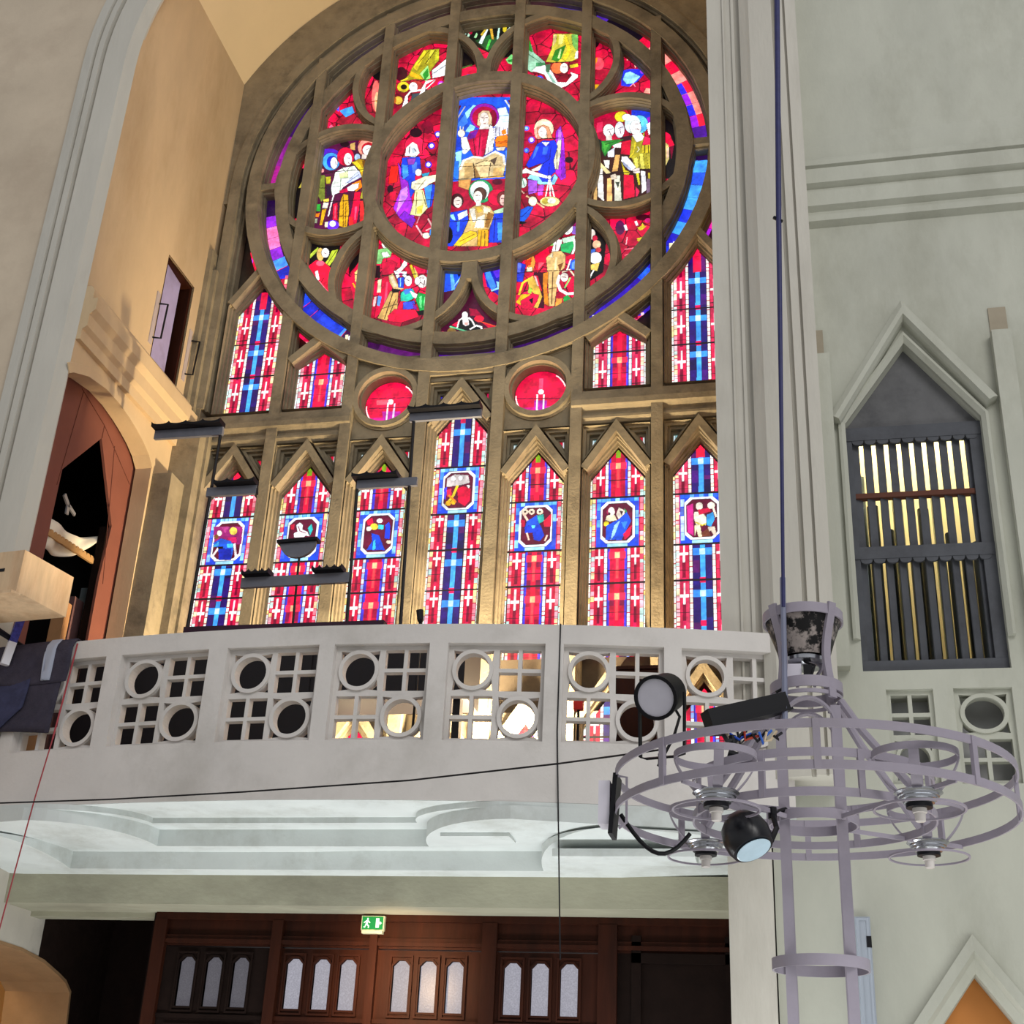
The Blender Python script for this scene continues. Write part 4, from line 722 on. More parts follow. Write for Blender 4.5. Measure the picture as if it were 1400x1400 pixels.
        def octo(a, b, k): return [(U(c+x), V(cy+y)) for x, y in ((-a+k, -b), (a-k, -b), (a, -b+k), (a, b-k), (a-k, b), (-a+k, b), (-a, b-k), (-a, -b+k))]
        fill(octo(.205, h-.055, .07), (250, 250, 255), .008); fill(octo(.178, h-.085, .07), (96, 8, 46), .008)
        rc(c-.36, c+.36, mt-.010, mt+.014, LD); rc(c-.36, c+.36, mb-.014, mb+.010, LD)
xs7 = [-4.77, -5.96, -6.49, -7.02]
cfg = {-3: 'B', -2: 'R', -1: 'R', 1: 'R', 2: 'R', 3: 'B'}
for c, k in cfg.items(): lancet(c, k, -4.4, -7.35, (-5.20, -5.86), xs7, [-6.32, -7.05], 40+c, .75 if c == 3 else (.35 if c == -3 else .12))
lancet(0, 'B', -3.6, -7.35, (-4.66, -5.31), [-4.16, -5.44, -5.97, -6.50, -7.03], [-5.80, -6.33], 44, .1)
for c in (-3, 3): lancet(c, 'B', -1.5, -3.9, None, [-2.13, -2.71, -3.25], [-2.56, -3.09], 60+c, .8 if c == 3 else .3)
for c in (-2, 2): lancet(c, 'R', -2.6, -3.9, None, [-3.25], [-3.13], 70+c, .7 if c == 2 else .55)
for c in (-2, -1, 1, 2): rc(c-.03, c+.03, -4.66, -4.55, (120, 160, 20)); rc(c-.03, c+.03, -4.55, -4.4, K)
for c in (-3, 3): rc(c-.05, c+.05, -4.72, -4.5, (240, 20, 60)); rc(c-.05, c+.05, -2.0, -1.6, (236, 20, 70))
for c in (-3, -2, -1, 0, 1, 2, 3): lancet(c, 'R' if c % 2 else 'B', -7.36, -9.5, None, [-7.9, -8.43, -8.96], [-8.2], 90+c, .1)
# medallions
frame(250, 580, 5)
p((150, 30, 110), "210,700 410,700 400,820 215,820", 0); p((190, 60, 140), "260,700 320,700 290,745", 0); e((246, 236, 220), 250, 745, 16, 20, .004); e((246, 214, 90), 345, 730, 26, 26, .004); e((120, 70, 40), 230, 770, 14, 16, .003); p((210, 30, 100), "305,775 365,770 370,810 310,805", .004)
p((30, 90, 220), "205,815 260,780 330,800 345,860 330,925 250,925 240,850", .004); p((20, 40, 170), "245,850 330,850 330,928 245,928", .003); p((60, 170, 235), "205,830 250,800 245,830 215,840", .003); p((70, 190, 240), "300,820 345,815 345,840 305,845", .003); l((245, 230, 230), 14, "240,850 205,900"); l((245, 230, 230), 14, "352,820 362,900"); p(K, "240,838 275,835 275,850 240,855", 0)
frame(350, 580, 5)
p((236, 240, 244), "275,690 300,672 320,690 315,720 350,735 365,765 340,760 330,770 262,775 258,745 285,735", .006); p((40, 190, 190), "355,710 380,680 388,720 370,760", .004); p((210, 20, 60), "235,690 265,680 260,720 240,720", 0); l((120, 20, 60), 6, "290,700 300,730 340,745")
frame(460, 580, 5)
p((214, 10, 60), "205,660 245,640 255,690 215,690", 0); e(SK, 295, 660, 20, 16, .004); e((250, 210, 60), 258, 700, 26, 22, .004); e(SK, 222, 715, 18, 16, .004); p((60, 190, 200), "285,685 325,690 320,720 285,715", .003); p((26, 70, 220), "240,745 290,760 330,860 205,860 245,800", .005); p((60, 190, 240), "250,800 265,790 268,855 245,858", .003); p((30, 60, 226), "335,690 358,668 368,700 362,785 330,780", .005); e((246, 220, 200), 357, 805, 16, 12, .003)
frame(560, 540, 4.375)
p((190, 180, 180), "225,500 270,475 350,480 360,525 300,540 220,550", .005); e((240, 236, 240), 262, 500, 14, 14, .003); e((240, 236, 240), 305, 497, 14, 14, .003); p((214, 0, 56), "285,560 320,545 365,560 360,630 330,665 290,640", .005); p((236, 30, 70), "222,570 250,560 250,610 225,610", .003); l(YL, 14, "285,545 262,600 220,655"); e(GD, 232, 648, 16, 16, .004); e(GD, 262, 640, 14, 16, .004); l(ORG, 10, "235,600 275,640"); p((70, 60, 220), "205,560 225,550 215,630 205,620", 0); p(Wh, "340,540 362,540 355,560", 0)
frame(670, 580, 5)
for x in (240, 285, 340): e((250, 225, 200), x, 598, 22, 20, .005); e((60, 20, 20), x, 598, 8, 7, 0)
l((246, 214, 190), 13, "228,610 255,655"); p((30, 80, 220), "250,665 290,640 320,620 340,690 270,700 240,740 235,720", .005); p((50, 180, 170), "320,625 365,615 370,660 335,680", .004); p((26, 60, 210), "235,700 290,690 345,690 370,760 340,800 300,790 290,740 240,745", .005); p((90, 200, 250), "285,690 310,690 305,710 285,712", .003); p((226, 20, 60), "365,660 420,610 415,700 370,700", 0); l((246, 210, 190), 10, "252,745 265,790"); l((246, 210, 190), 10, "390,760 375,795"); p((200, 10, 60), "210,650 240,660 235,700 212,700", 0)
frame(780, 580, 5)
p((160, 30, 80), "245,600 270,560 300,580 270,640", 0); e(SK, 280, 600, 22, 34, .005); e((60, 30, 40), 265, 612, 8, 12, 0); p((236, 226, 190), "248,625 300,620 318,655 270,665 240,655", .005); e(YL, 245, 680, 18, 18, .004); p((240, 224, 210), "312,615 330,570 372,590 365,640 330,650", .005); p((60, 30, 40), "335,590 360,595 350,630", 0); p((26, 76, 216), "245,695 290,670 330,650 385,600 415,660 380,725 350,790 240,790", .005); p((150, 200, 245), "285,740 300,690 340,655 300,760 275,790", .004); p((50, 120, 240), "345,670 390,660 370,720", .003); p((226, 10, 70), "360,750 420,690 405,760 370,790", 0); p((30, 150, 90), "362,575 385,590 380,610", 0)
p((214, 40, 140), "795,560 840,540 840,760 800,740", 0); e((246, 236, 220), 880, 560, 24, 26, .005); p((244, 236, 214), "845,600 900,600 930,640 925,690 860,690 845,650", .005); p((220, 20, 70), "870,585 950,570 960,595 880,620", .004); e((246, 236, 220), 962, 555, 26, 24, .005); p((50, 150, 226), "930,620 975,600 985,650 960,700 930,690", .005); p((246, 230, 190), "850,690 885,690 900,770 875,770 862,720 850,765", .005); p((240, 220, 200), "940,700 985,700 1000,760 980,760 960,725 940,740", .005); p((120, 60, 40), "900,740 940,710 960,765 900,770", 0); l(YL, 8, "855,670 900,690 925,680"); l((246, 236, 220), 12, "975,570 995,630")
# roundels
for c, fr in ((-1, (330, 250, 4)), (1, (640, 250, 4))):
    fill(circ(U(c), V(-3.68), .36, 40), (222, 8, 62))
    fill([(U(c-.3), V(-4.1)), (U(c+.3), V(-4.1)), (U(c+.3), V(-3.86)), (U(c-.3), V(-3.86))], (206, 20, 130))
frame(330, 250, 4)
p((236, 90, 110), "740,1190 830,1185 830,1210 740,1215", 0); p((200, 30, 170), "770,1250 870,1250 860,1330 780,1330", 0); e(Wh, 817, 1198, 14, 14, 0); l(Wh, 9, "803,1205 790,1330"); l((240, 210, 250), 9, "838,1210 826,1318"); l((120, 0, 50), 5, "700,1235 930,1225"); l((120, 0, 50), 4, "700,1180 930,1175")
frame(640, 250, 4)
p((244, 70, 110), "388,1070 410,1070 408,1140 388,1140", 0); e((255, 210, 220), 399, 1143, 15, 14, 0); p((170, 30, 160), "362,1190 430,1190 425,1280 362,1280", 0); l(Wh, 9, "378,1160 375,1275"); l(Wh, 9, "414,1160 410,1268"); l((120, 0, 50), 5, "270,1180 520,1178")
for c in (-1, 1):
    q = circ(U(c), V(-3.68), .300, 40)
    for k in list(range(2, 6))+list(range(20, 26)): seg(q[k], q[k+1], .013, (250, 250, 250))
# slivers in the spandrels beside the ring
frame(0, 0, 1)
p((18, 8, 14), "326,300 352,300 372,400 330,400", 0); p(RD, "332,372 345,340 352,372 338,384", .003); e((200, 60, 240), 342, 358, 4, 5, 0)
p(K, "402,320 415,320 412,345 402,340", 0); e((226, 16, 70), 403, 326, 6, 8, 0)

grain = (.84+.3*noise2(.07, 11))*(.9+.2*noise2(.022, 12))
canvas = np.clip(canvas*grain[..., None], 0, 255)
lin = s2l(canvas).astype(np.float32)

gm = bpy.data.materials.new('stained_glass'); gm.use_nodes = True; nt = gm.node_tree
bs = nt.nodes['Principled BSDF']; at_ = nt.nodes.new('ShaderNodeAttribute'); at_.attribute_name = 'glass_colour'
nt.links.new(at_.outputs['Color'], bs.inputs['Base Color']); nt.links.new(at_.outputs['Color'], bs.inputs['Emission Color'])
bs.inputs['Emission Strength'].default_value = 1.38; bs.inputs['Roughness'].default_value = .25
dk = nt.nodes.new('ShaderNodeMix'); dk.data_type = 'RGBA'; dk.inputs[0].default_value = .94; dk.inputs[7].default_value = (.01, .01, .01, 1)
nt.links.new(at_.outputs['Color'], dk.inputs[6]); nt.links.new(dk.outputs[2], bs.inputs['Base Color'])
try: gm.cycles.emission_sampling = 'NONE'
except Exception: pass
def glass(poly, parent, step=1, name='stained_glass', y=YG):
    """one sheet of glass filling a polygon: a fine grid of quads that carries its colours per vertex"""
    q = np.asarray(poly); i0, i1 = int((q[:, 0].min()-GX0)/CELL), int((q[:, 0].max()-GX0)/CELL)+1; j0, j1 = int((q[:, 1].min()-GZ0)/CELL), int((q[:, 1].max()-GZ0)/CELL)+1
    i0, j0 = max(i0, 0), max(j0, 0); i1, j1 = min(i1, NXc-1), min(j1, NZc-1)
    X, Z = np.meshgrid(XS[i0:i1+1], ZS[j0:j1+1]); ins = np.zeros(X.shape, bool); n = len(q)
    for a in range(n):
        x1, z1 = q[a]; x2, z2 = q[(a+1) % n]
        if z1 == z2: continue
        ins ^= (Z > min(z1, z2)) & (Z <= max(z1, z2)) & (X < (Z-z1)*(x2-x1)/(z2-z1)+x1)
    cellok = ins[:-1, :-1] & ins[1:, :-1] & ins[:-1, 1:] & ins[1:, 1:]
    idx = np.arange(X.size).reshape(X.shape); used = np.zeros(X.size, bool)
    jj, ii = np.nonzero(cellok); quads = np.stack([idx[jj, ii], idx[jj, ii+1], idx[jj+1, ii+1], idx[jj+1, ii]], 1)
    used[quads.ravel()] = True; remap = np.cumsum(used)-1; quads = remap[quads]
    co = np.stack([X.ravel()[used], np.full(used.sum(), y), Z.ravel()[used]], 1); colr = lin[j0:j1+1, i0:i1+1].reshape(-1, 3)[used]
    me = bpy.data.meshes.new(name); me.vertices.add(len(co)); me.vertices.foreach_set('co', co.astype(np.float32).ravel())
    me.loops.add(quads.size); me.loops.foreach_set('vertex_index', quads.astype(np.int32).ravel())
    me.polygons.add(len(quads)); me.polygons.foreach_set('loop_start', np.arange(0, quads.size, 4, dtype=np.int32)); me.polygons.foreach_set('loop_total', np.full(len(quads), 4, np.int32))
    at = me.attributes.new('glass_colour', 'FLOAT_COLOR', 'POINT'); at.data.foreach_set('color', np.concatenate([colr, np.ones((len(colr), 1), np.float32)], 1).astype(np.float32).ravel())
    me.update(calc_edges=True); return link(name, me, gm, parent)
wi = 0
for c in (-3, -2, -1, 1, 2, 3): wi += 1; glass(opening(c, -4.54, -4.98, -7.24, .345), windows[wi])
wi += 1; glass(opening(0, -3.78, -4.22, -7.24, .345), windows[wi])
for c in (-3, 3): wi += 1; glass(opening(c, -1.64, -2.10, -3.8, .350), windows[wi])
for c in (-2, 2): wi += 1; glass(opening(c, -2.82, -3.04, -3.8, .345), windows[wi])
for c in (-1, 1): wi += 1; glass(circ(U(c), V(-3.68), .315, 48), windows[wi])
for w_, (c, ap) in lw.items(): glass(opening(c, ap-.3, ap-.75, -9.35, .34), windows[w_], y=YF+.095)
glass(circ(XC, ZC, 3.2, 120), rose)
names_ = ['far left lancet of the window wall, blue crosses, standing pole of the rack before it', 'second lancet from the left, ruby centre, half hidden by a grey half disc', 'third lancet from the left, ruby centre, a rack rail across its head', 'ruby lancet with yellow lit gable right of the tall middle lancet', 'second lancet from the right, ruby centre, blue robed figures in its medallion', 'far right lancet, blue crosses, partly cut by the pier',
 'tallest middle lancet, blue crosses, crown and keys in its medallion', 'tall blue gabled light at far left under the rose', 'tall pale blue gabled light at far right under the rose', 'short ruby gabled light left under the rose', 'short pale ruby gabled light right under the rose', 'left round ruby roundel under the rose', 'right round ruby roundel under the rose']
for k, t in enumerate(names_): tag(windows[k+1], t, 'window')
for k, (c, ap) in lw.items(): tag(windows[k], 'low gabled light under the %s lancet, glimpsed behind the parapet' % {-3: 'far left', -2: 'second', -1: 'third', 0: 'tall middle', 1: 'fifth', 2: 'sixth', 3: 'far right'}[c], 'window')
tag(rose, 'great round rose window of stone tracery with ruby and blue figured glass', 'window')
# glimpses of glass in the recessed spandrels
rr = random.Random(3)
for c in (-3, -2, -1, 1, 2, 3):
    for sg in (-1, 1):
        m = MB(); x = c+sg*.30; z = -4.42
        cols = [(226, 16, 60), (235, 240, 245), (150, 210, 150), (236, 200, 90)] if sg > 0 else [(220, 240, 245), (150, 210, 220), (226, 16, 60), (40, 50, 60)]
        for k in range(2):
            mm = MB().box(U(x-.04+k*.04), U(x-.005+k*.04), YF+.20, YF+.21, V(z-.07), V(z+.05))
            mm.build('glass_sliver', emat('sliver_%d_%d' % (sg, k), cols[k], .8), windows[{-3: 1, -2: 2, -1: 3, 1: 4, 2: 5, 3: 6}[c]])
for sg in (-1, 1):
    for k in range(2): MB().box(U(sg*.34-.05+k*.045), U(sg*.34-.01+k*.045), YF+.20, YF+.21, V(-3.78), V(-3.60)).build('glass_sliver', emat('sliver_c%d' % k, [(226, 16, 90), (70, 60, 230)][k], .7), windows[7])
# ------------------------------------------------------------------ loft parapet (bowed), with pierced panels
BX, BY, BR = -4.0, 24.37, 14.5
def arcp(x, off, z):
    """x = position along the bow, off = distance behind the face"""
    a = math.asin((x-BX)/BR); r = BR-off
    return (BX+r*math.sin(a), BY-r*math.cos(a), z)
def arcbox(m, x0, x1, o0, o1, z0, z1, n=None):
    n = n or max(1, int((x1-x0)/.18)); v = []
    for i in range(n+1):
        x = x0+(x1-x0)*i/n
        v += [arcp(x, o0, z0), arcp(x, o1, z0), arcp(x, o1, z1), arcp(x, o0, z1)]
    f = [(i*4+k, i*4+(k+1) % 4, (i+1)*4+(k+1) % 4, (i+1)*4+k) for i in range(n) for k in range(4)]
    m.add(v, f+[(3, 2, 1, 0), tuple(n*4+k for k in range(4))]); return m
par = tag(empty('balcony_parapet', (-3.7, 9.9, 4.04)), 'bowed pale parapet of the organ loft, pierced with circles and small squares', 'balcony')
PX0, PX1 = -7.75, -.08; PZ0, PZ1 = 4.52, 5.335
panels = [(-7.70, -6.86), (-6.72, -5.89), (-5.735, -4.888), (-4.716, -3.891), (-3.757, -2.949), (-2.797, -2.004), (-1.857, -1.06), (-.922, -.135)]
m = MB(); arcbox(m, PX0, PX1, 0, .16, PZ1, 5.50); m.build('handrail', RAILM, par)
m = MB(); arcbox(m, PX0, PX1, 0, .16, 4.04, PZ0); m.build('fascia', RAILM, par)
ed = [PX0]+[t for q in panels for t in q]+[PX1]
for i in range(0, len(ed), 2):
    if ed[i+1]-ed[i] > .02: arcbox(MB(), ed[i], ed[i+1], 0, .16, PZ0, PZ1).build('post', RAILM, par)
def lattice(w, h, circles):
    """outline and holes of one pierced panel, cells w/2 by h/2; circles lists the cells (i, j) that carry a ring"""
    loops = [[(0, 0), (w, 0), (w, h), (0, h)]]; rings = []
    nx = 2 if len(circles) == 2 else 1; cw, ch = w/nx, h/2; b = .035
    for i in range(nx):
        for j in range(2):
            x0, z0 = i*cw+(b if i == 0 else b*.6), j*ch+(b if j == 0 else b*.6)
            x1, z1 = (i+1)*cw-(b if i == nx-1 else b*.6), (j+1)*ch-(b if j == 1 else b*.6); cx, cz = (x0+x1)/2, (z0+z1)/2; hx, hz = (x1-x0)/2, (z1-z0)/2
            if (i, j) in circles:
                r = min(hx, hz)*.80; ro = min(hx, hz)*.99
                loops.append([(cx+r*hx/min(hx, hz)*math.cos(t), cz+r*hz/min(hx, hz)*math.sin(t)) for t in np.linspace(0, 2*PI, 33)[:-1]])
                rings.append((cx, cz, r, ro, hx/min(hx, hz), hz/min(hx, hz)))
                for sx in (-1, 1):
                    for sz in (-1, 1):
                        arcq = [(cx+sx*hx*1.0*math.cos(t), cz+sz*hz*1.0*math.sin(t)) for t in np.linspace(math.radians(25), math.radians(65), 7)]
                        loops.append([(cx+sx*hx*.97, cz+sz*hz*.97)]+arcq)
            else:
                t = .016
                for sx in (0, 1):
                    for sz in (0, 1):
                        a0, a1 = (x0, cx-t) if sx == 0 else (cx+t, x1); b0, b1 = (z0, cz-t) if sz == 0 else (cz+t, z1)
                        loops.append([(a0, b0), (a1, b0), (a1, b1), (a0, b1)])
    return loops, rings
for x0, x1 in panels:
    lp, rg = lattice(x1-x0, PZ1-PZ0, [(0, 1), (1, 0)])
    fn = lambda a, b, d, x0=x0: arcp(x0+a, .075+d, PZ0+b)
    m = MB().plate(lp, fn, 0, .075)
    for cx, cz, r, ro, ex, ez in rg:
        n = 32
        v = [fn(cx+q*ex*math.cos(2*PI*k/n), cz+q*ez*math.sin(2*PI*k/n), d) for q, d in ((r, .0), (r, -.022), (ro, -.022), (ro, .0)) for k in range(n)]
        m.add(v, [(i*n+k, i*n+(k+1) % n, (i+1)*n+(k+1) % n, (i+1)*n+k) for i in range(3) for k in range(n)])
    m.build('lattice_panel', RAILM, par)
# same pattern in the wall below the organ niche
for (x0, x1), cc in ((LA, [(0, 0)]), (LB_, [(0, 1)])):
    pr = st(empty('trim_13' if cc == [(0, 0)] else 'trim_14', (x0, YW, ZB)))
    lp, rg = lattice(x1-x0, ZT-ZB, cc)
    fn = lambda a, b, d, x0=x0: (x0+a, YW+.05+d, ZB+b)
    m = MB().plate(lp, fn, 0, .08)
    for cx, cz, r, ro, ex, ez in rg:
        n = 32; v = [fn(cx+q*ex*math.cos(2*PI*k/n), cz+q*ez*math.sin(2*PI*k/n), d) for q, d in ((r, 0), (r, -.02), (ro, -.02), (ro, 0)) for k in range(n)]
        m.add(v, [(i*n+k, i*n+(k+1) % n, (i+1)*n+(k+1) % n, (i+1)*n+k) for i in range(3) for k in range(n)])
    m.build('lattice_panel', WALLP, pr)
st(MB().box(.4, 3, YW+.352, YW+.40, 3.9, 5.12).build('wall_behind_lattice', mat('grey_lining', (176, 176, 176), .9, .1, 3)))

# ------------------------------------------------------------------ stepped soffit of the loft with its curved corbels
SX = -4.28
def slab(name, ytip, wtip, ztop, zbot, k, rx, reach, end):
    """slab whose front runs straight at ytip between the two cusps and sweeps forward outside them"""
    right = []
    for t in np.linspace(0, PI/2, 14): right.append((wtip+rx*(1-math.cos(t)), ytip-reach*math.sin(t)))
    right += [(wtip+rx+(end-wtip-rx)*t, None) for t in (.3, .6, 1.0)]
    yr = right[13][1]
    def yy(x, y):
        if y is not None: return y
        return min(arcp(SX+x if x > 0 else SX+x, 0, 0)[1]-.01, 10.45) if True else yr
    fr = [(SX+x, yy(x, y)) for x, y in right]; fl = [(2*SX-a, b) for a, b in fr][::-1]
    fl = [(a, b) for a, b in fl]
    loop = fl+fr+[(fr[-1][0], 11.75), (fl[0][0], 11.75)]
    zb = lambda y: zbot+max(0, ytip-y)*k
    n = len(loop); tr = tessellate_polygon([[Vector((a, b, 0)) for a, b in loop]])
    v = [(a, b, zb(b)) for a, b in loop]+[(a, b, ztop) for a, b in loop]
    f = [tuple(t) for t in tr]+[tuple(i+n for i in reversed(t)) for t in tr]+[(i, (i+1) % n, (i+1) % n+n, i+n) for i in range(n)]
    return st(MB().add(v, f).build(name, SOFFIT))
st(MB().box(-8.2, -.28, 9.95, 13.3, 4.035, 4.5).build('trim_15', SOFFIT)) if False else None
m = MB(); n = 40; v = []
for i in range(n+1):
    x = PX0+(PX1-PX0)*i/n; a = arcp(x, .16, 0); b = arcp(x, .0, 0); v += [(b[0], b[1]+.005, 4.036), (x, 13.3, 4.036), (x, 13.3, 4.5), (a[0], a[1], 4.5)]
st(m.add(v, [(i*4+k, i*4+(k+1) % 4, (i+1)*4+(k+1) % 4, (i+1)*4+k) for i in range(n) for k in range(4)]+[(3, 2, 1, 0), tuple(n*4+k for k in range(4))]).build('trim_15', SOFFIT))
slab('trim_16', 10.466, 1.17, 4.036, 3.99, .0, .8, .52, 4.0)
slab('trim_17', 10.709, 1.215, 4.0, 3.848, .06, .85, .78, 4.0)
slab('trim_18', 10.944, 2.14, 3.86, 3.699, .19, .75, .88, 4.0)
m = MB().box(-8.4, XR+.02, 11.204, 11.80, 3.444, 3.71); st(m.build('trim_19', BEAMM))
st(MB().box(-8.4, XR+.3, 11.68, 11.85, 3.40, 4.6).build('trim_20', BEAMM))
# shallow raised panels on the undersides of the corbels
st(MB().box(-1.95, -.85, 10.30, 10.66, 3.69, 3.75).build('trim_21', SOFFIT)); st(MB().box(-2.86, -2.30, 10.30, 10.56, 3.845, 3.87).build('trim_22', SOFFIT))

# ------------------------------------------------------------------ porch doors under the loft
YD = 11.668
wd = st(empty('wall_porch_screen', (-3.5, YD, 0)))
MB().box(-5.86, -.28, YD+.0, YD+.08, 3.16, 3.444).box(-5.86, -.28, YD-.05, YD, 3.385, 3.444).box(-5.86, -.28, YD-.03, YD, 3.215, 3.25).box(-5.86, -.28, YD-.045, YD, 3.18, 3.215).build('head_rail', WOOD, wd)
for x, w in ((-5.80, .12), (-4.67, .10), (-3.765, .07), (-2.725, .13), (-1.70, .16)): MB().box(x-w/2, x+w/2, YD-.055, YD+.06, 0, 3.385).build('post', WOOD, wd)
MB().box(-1.62, -.60, YD-.0, YD+.05, 0, 3.16).box(-1.50, -1.42, YD-.03, YD, .1, 3.3).box(-.72, -.60, YD-.03, YD, 0, 3.3).box(-1.5, -.6, YD-.03, YD, 3.08, 3.16).box(-1.5, -.6, YD-.03, YD, 1.4, 1.55).build('side_panel', DWOOD, wd)
MB().box(-5.90, -5.86, YD, 13.3, 0, 3.444).build('side_panel', DWOOD, wd)
st(MB().box(XL, -5.9, 13.3, 13.4, 0, 4.03).build('wall_porch_end', DWOOD))  # dark end wall, porch shade put into its colour
def pane_loop(cx, z0, z1, w, c=.045): return [(cx-w/2, z0), (cx+w/2, z0), (cx+w/2, z1-c), (cx+w/2-c, z1), (cx-w/2+c, z1), (cx-w/2, z1-c)]
bays = [(-5.74, -4.72, [-5.50, -5.29, -5.03]), (-4.62, -3.80, [-4.45, -4.21, -3.97]), (-3.73, -2.79, [-3.52, -3.27, -3.02]), (-2.66, -1.78, [-2.52, -2.27, -2.02])]
bays[0] = (-5.74, -4.72, [onY(253, 1345, YD)[0], onY(290, 1345, YD)[0], onY(327, 1345, YD)[0]])
for i, pxs in ((1, (400, 438, 474)), (2, (547, 584, 621)), (3, (700, 738, 778))): bays[i] = (bays[i][0], bays[i][1], [onY(x, 1350, YD)[0] for x in pxs])
dl = ['dark wooden porch door furthest left, with three dim glass lights', 'wooden porch door left of the exit sign post, three frosted lights', 'wooden porch door just right of the exit sign, warmly lit, three frosted lights', 'dark wooden porch door furthest right, with three frosted lights']
for i, (x0, x1, cs) in enumerate(bays):
    d = st(empty('door_%d' % (i+1), ((x0+x1)/2, YD, 0)), dl[i]); d['category'] = 'door'
    z0, z1 = 2.645, 3.065
    MB().plate([[(x0, .02), (x1, .02), (x1, 3.15), (x0, 3.15)]]+[pane_loop(c, z0, z1, .150) for c in cs], XZ(YD), .0, .05).build('leaf', WOOD if i else DWOOD, d)  # far left leaf gets the darker wood, its shade painted in
    m = MB()
    for c in cs:
        m.sweep([(c-.105, z0-.05), (c+.105, z0-.05), (c+.105, z1+.045), (c-.105, z1+.045)], [(0, .0), (0, -.02), (.016, -.02), (.02, 0)], XZ(YD), closed=True)
        m.sweep(pane_loop(c, z0, z1, .150), [(-.018, .0), (-.018, -.012), (0, -.012), (0, .05)], XZ(YD), closed=True)
    m.sweep([(x0+.08, 1.2), (x1-.08, 1.2), (x1-.08, 2.5), (x0+.08, 2.5)], [(0, .0), (0, -.02), (.02, -.02), (.03, 0)], XZ(YD), closed=True)
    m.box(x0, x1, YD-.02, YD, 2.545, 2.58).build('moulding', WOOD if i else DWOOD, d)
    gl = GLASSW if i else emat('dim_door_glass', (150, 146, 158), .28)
    for c in cs: MB().plate([pane_loop(c, z0, z1, .150)], XZ(YD), .03, .04).build('glass_pane', gl, d)
# exit sign
g = tag(empty('exit_sign', (-3.77, YD-.08, 3.30)), 'small green lit exit sign with running figure and door above the doors', 'sign')
sx0, sx1, sz0, sz1 = -3.875, -3.668, 3.30, 3.425
MB().box(sx0, sx1, YD-.10, YD-.05, sz0, sz1).box(sx0+.01, sx1-.01, YD-.11, YD-.05, sz0-.025, sz0).build('housing', mat('sign_housing', (190, 196, 170), .5, .05), g)
MB().box(sx0+.008, sx1-.008, YD-.104, YD-.1, sz0+.008, sz1-.008).build('lit_face', emat('sign_green', (20, 150, 70), .75), g)
ew = emat('sign_white', (230, 255, 235), 1.1); m = MB(); yy0, yy1 = YD-.107, YD-.104
a = sx0+.05; zc = (sz0+sz1)/2; pl_ = lambda x, z, d: (x, yy0+d, z)
m.plate([[(a-.002, zc+.024), (a+.004, zc+.026), (a+.001, zc+.034), (a+.004, zc+.042), (a+.012, zc+.043), (a+.017, zc+.035), (a+.013, zc+.026), (a+.016, zc+.022), (a+.034, zc+.004), (a+.028, zc-.002), (a+.012, zc+.010), (a+.010, zc-.010), (a+.026, zc-.024), (a+.022, zc-.044), (a+.014, zc-.044), (a+.014, zc-.028), (a-.001, zc-.016), (a-.014, zc-.042), (a-.030, zc-.036), (a-.026, zc-.030), (a-.018, zc-.032), (a-.009, zc-.010), (a-.008, zc+.010), (a-.022, zc-.002), (a-.028, zc+.004)]], pl_, 0, .003)
m.build('running_figure', ew, g)
b = sx1-.055
MB().plate([[(b-.018, zc-.04), (b+.012, zc-.04), (b+.012, zc-.006), (b+.020, zc-.006), (b+.020, zc-.016), (b+.036, zc), (b+.020, zc+.016), (b+.020, zc+.006), (b+.012, zc+.006), (b+.012, zc+.04), (b-.018, zc+.04)]], pl_, 0, .003).build('door_symbol', ew, g)

# ------------------------------------------------------------------ organ grille in the right-hand niche
og = tag(empty('organ_grille', (NXA, YW+.15, NZ0)), 'tall dark louvred organ grille in the pointed niche of the right wall', 'grille')
GD_ = mat('grille_slate', (80, 82, 88), .7, .15, 5, .08, dirt=(50, 48, 52), dirt_amt=.5); yg = YW+.12
MB().plate([[(NX0, NZS-.02), (NX1, NZS-.02), (NX1, NZS), (NXA, NZA), (NX0, NZS)]], XZ(yg), .0, .04).build('gable_panel', mat('gable_board', (104, 104, 106), .8, .2, 2.5, .05, dirt=(60, 60, 64), dirt_amt=.7), og)
MB().box(NX0, NX0+.05, yg-.04, yg+.06, NZ0, NZS).box(NX1-.10, NX1, yg-.04, yg+.06, NZ0, NZS).build('frame', GD_, og)
zr = [NZ0, 6.245, 6.83, 7.39]
zz = [P2(1260, 740)[1], P2(1260, 665)[1], P2(1260, 592)[1]]
MB().box(NX0, NX1, yg-.05, yg+.06, NZ0, NZ0+.11).build('bottom_rail', GD_, og)
MB().box(NX0, NX1, yg-.05, yg+.06, zz[0]-.11, zz[0]).build('middle_rail', GD_, og)
MB().box(NX0, NX1, yg-.02, yg+.05, zz[1]-.035, zz[1]+.01).build('rust_rail', mat('rust_rail', (96, 58, 46), .8, .2), og)
MB().box(NX0, NX1, yg-.05, yg+.06, zz[2], NZS).build('top_rail', GD_, og)
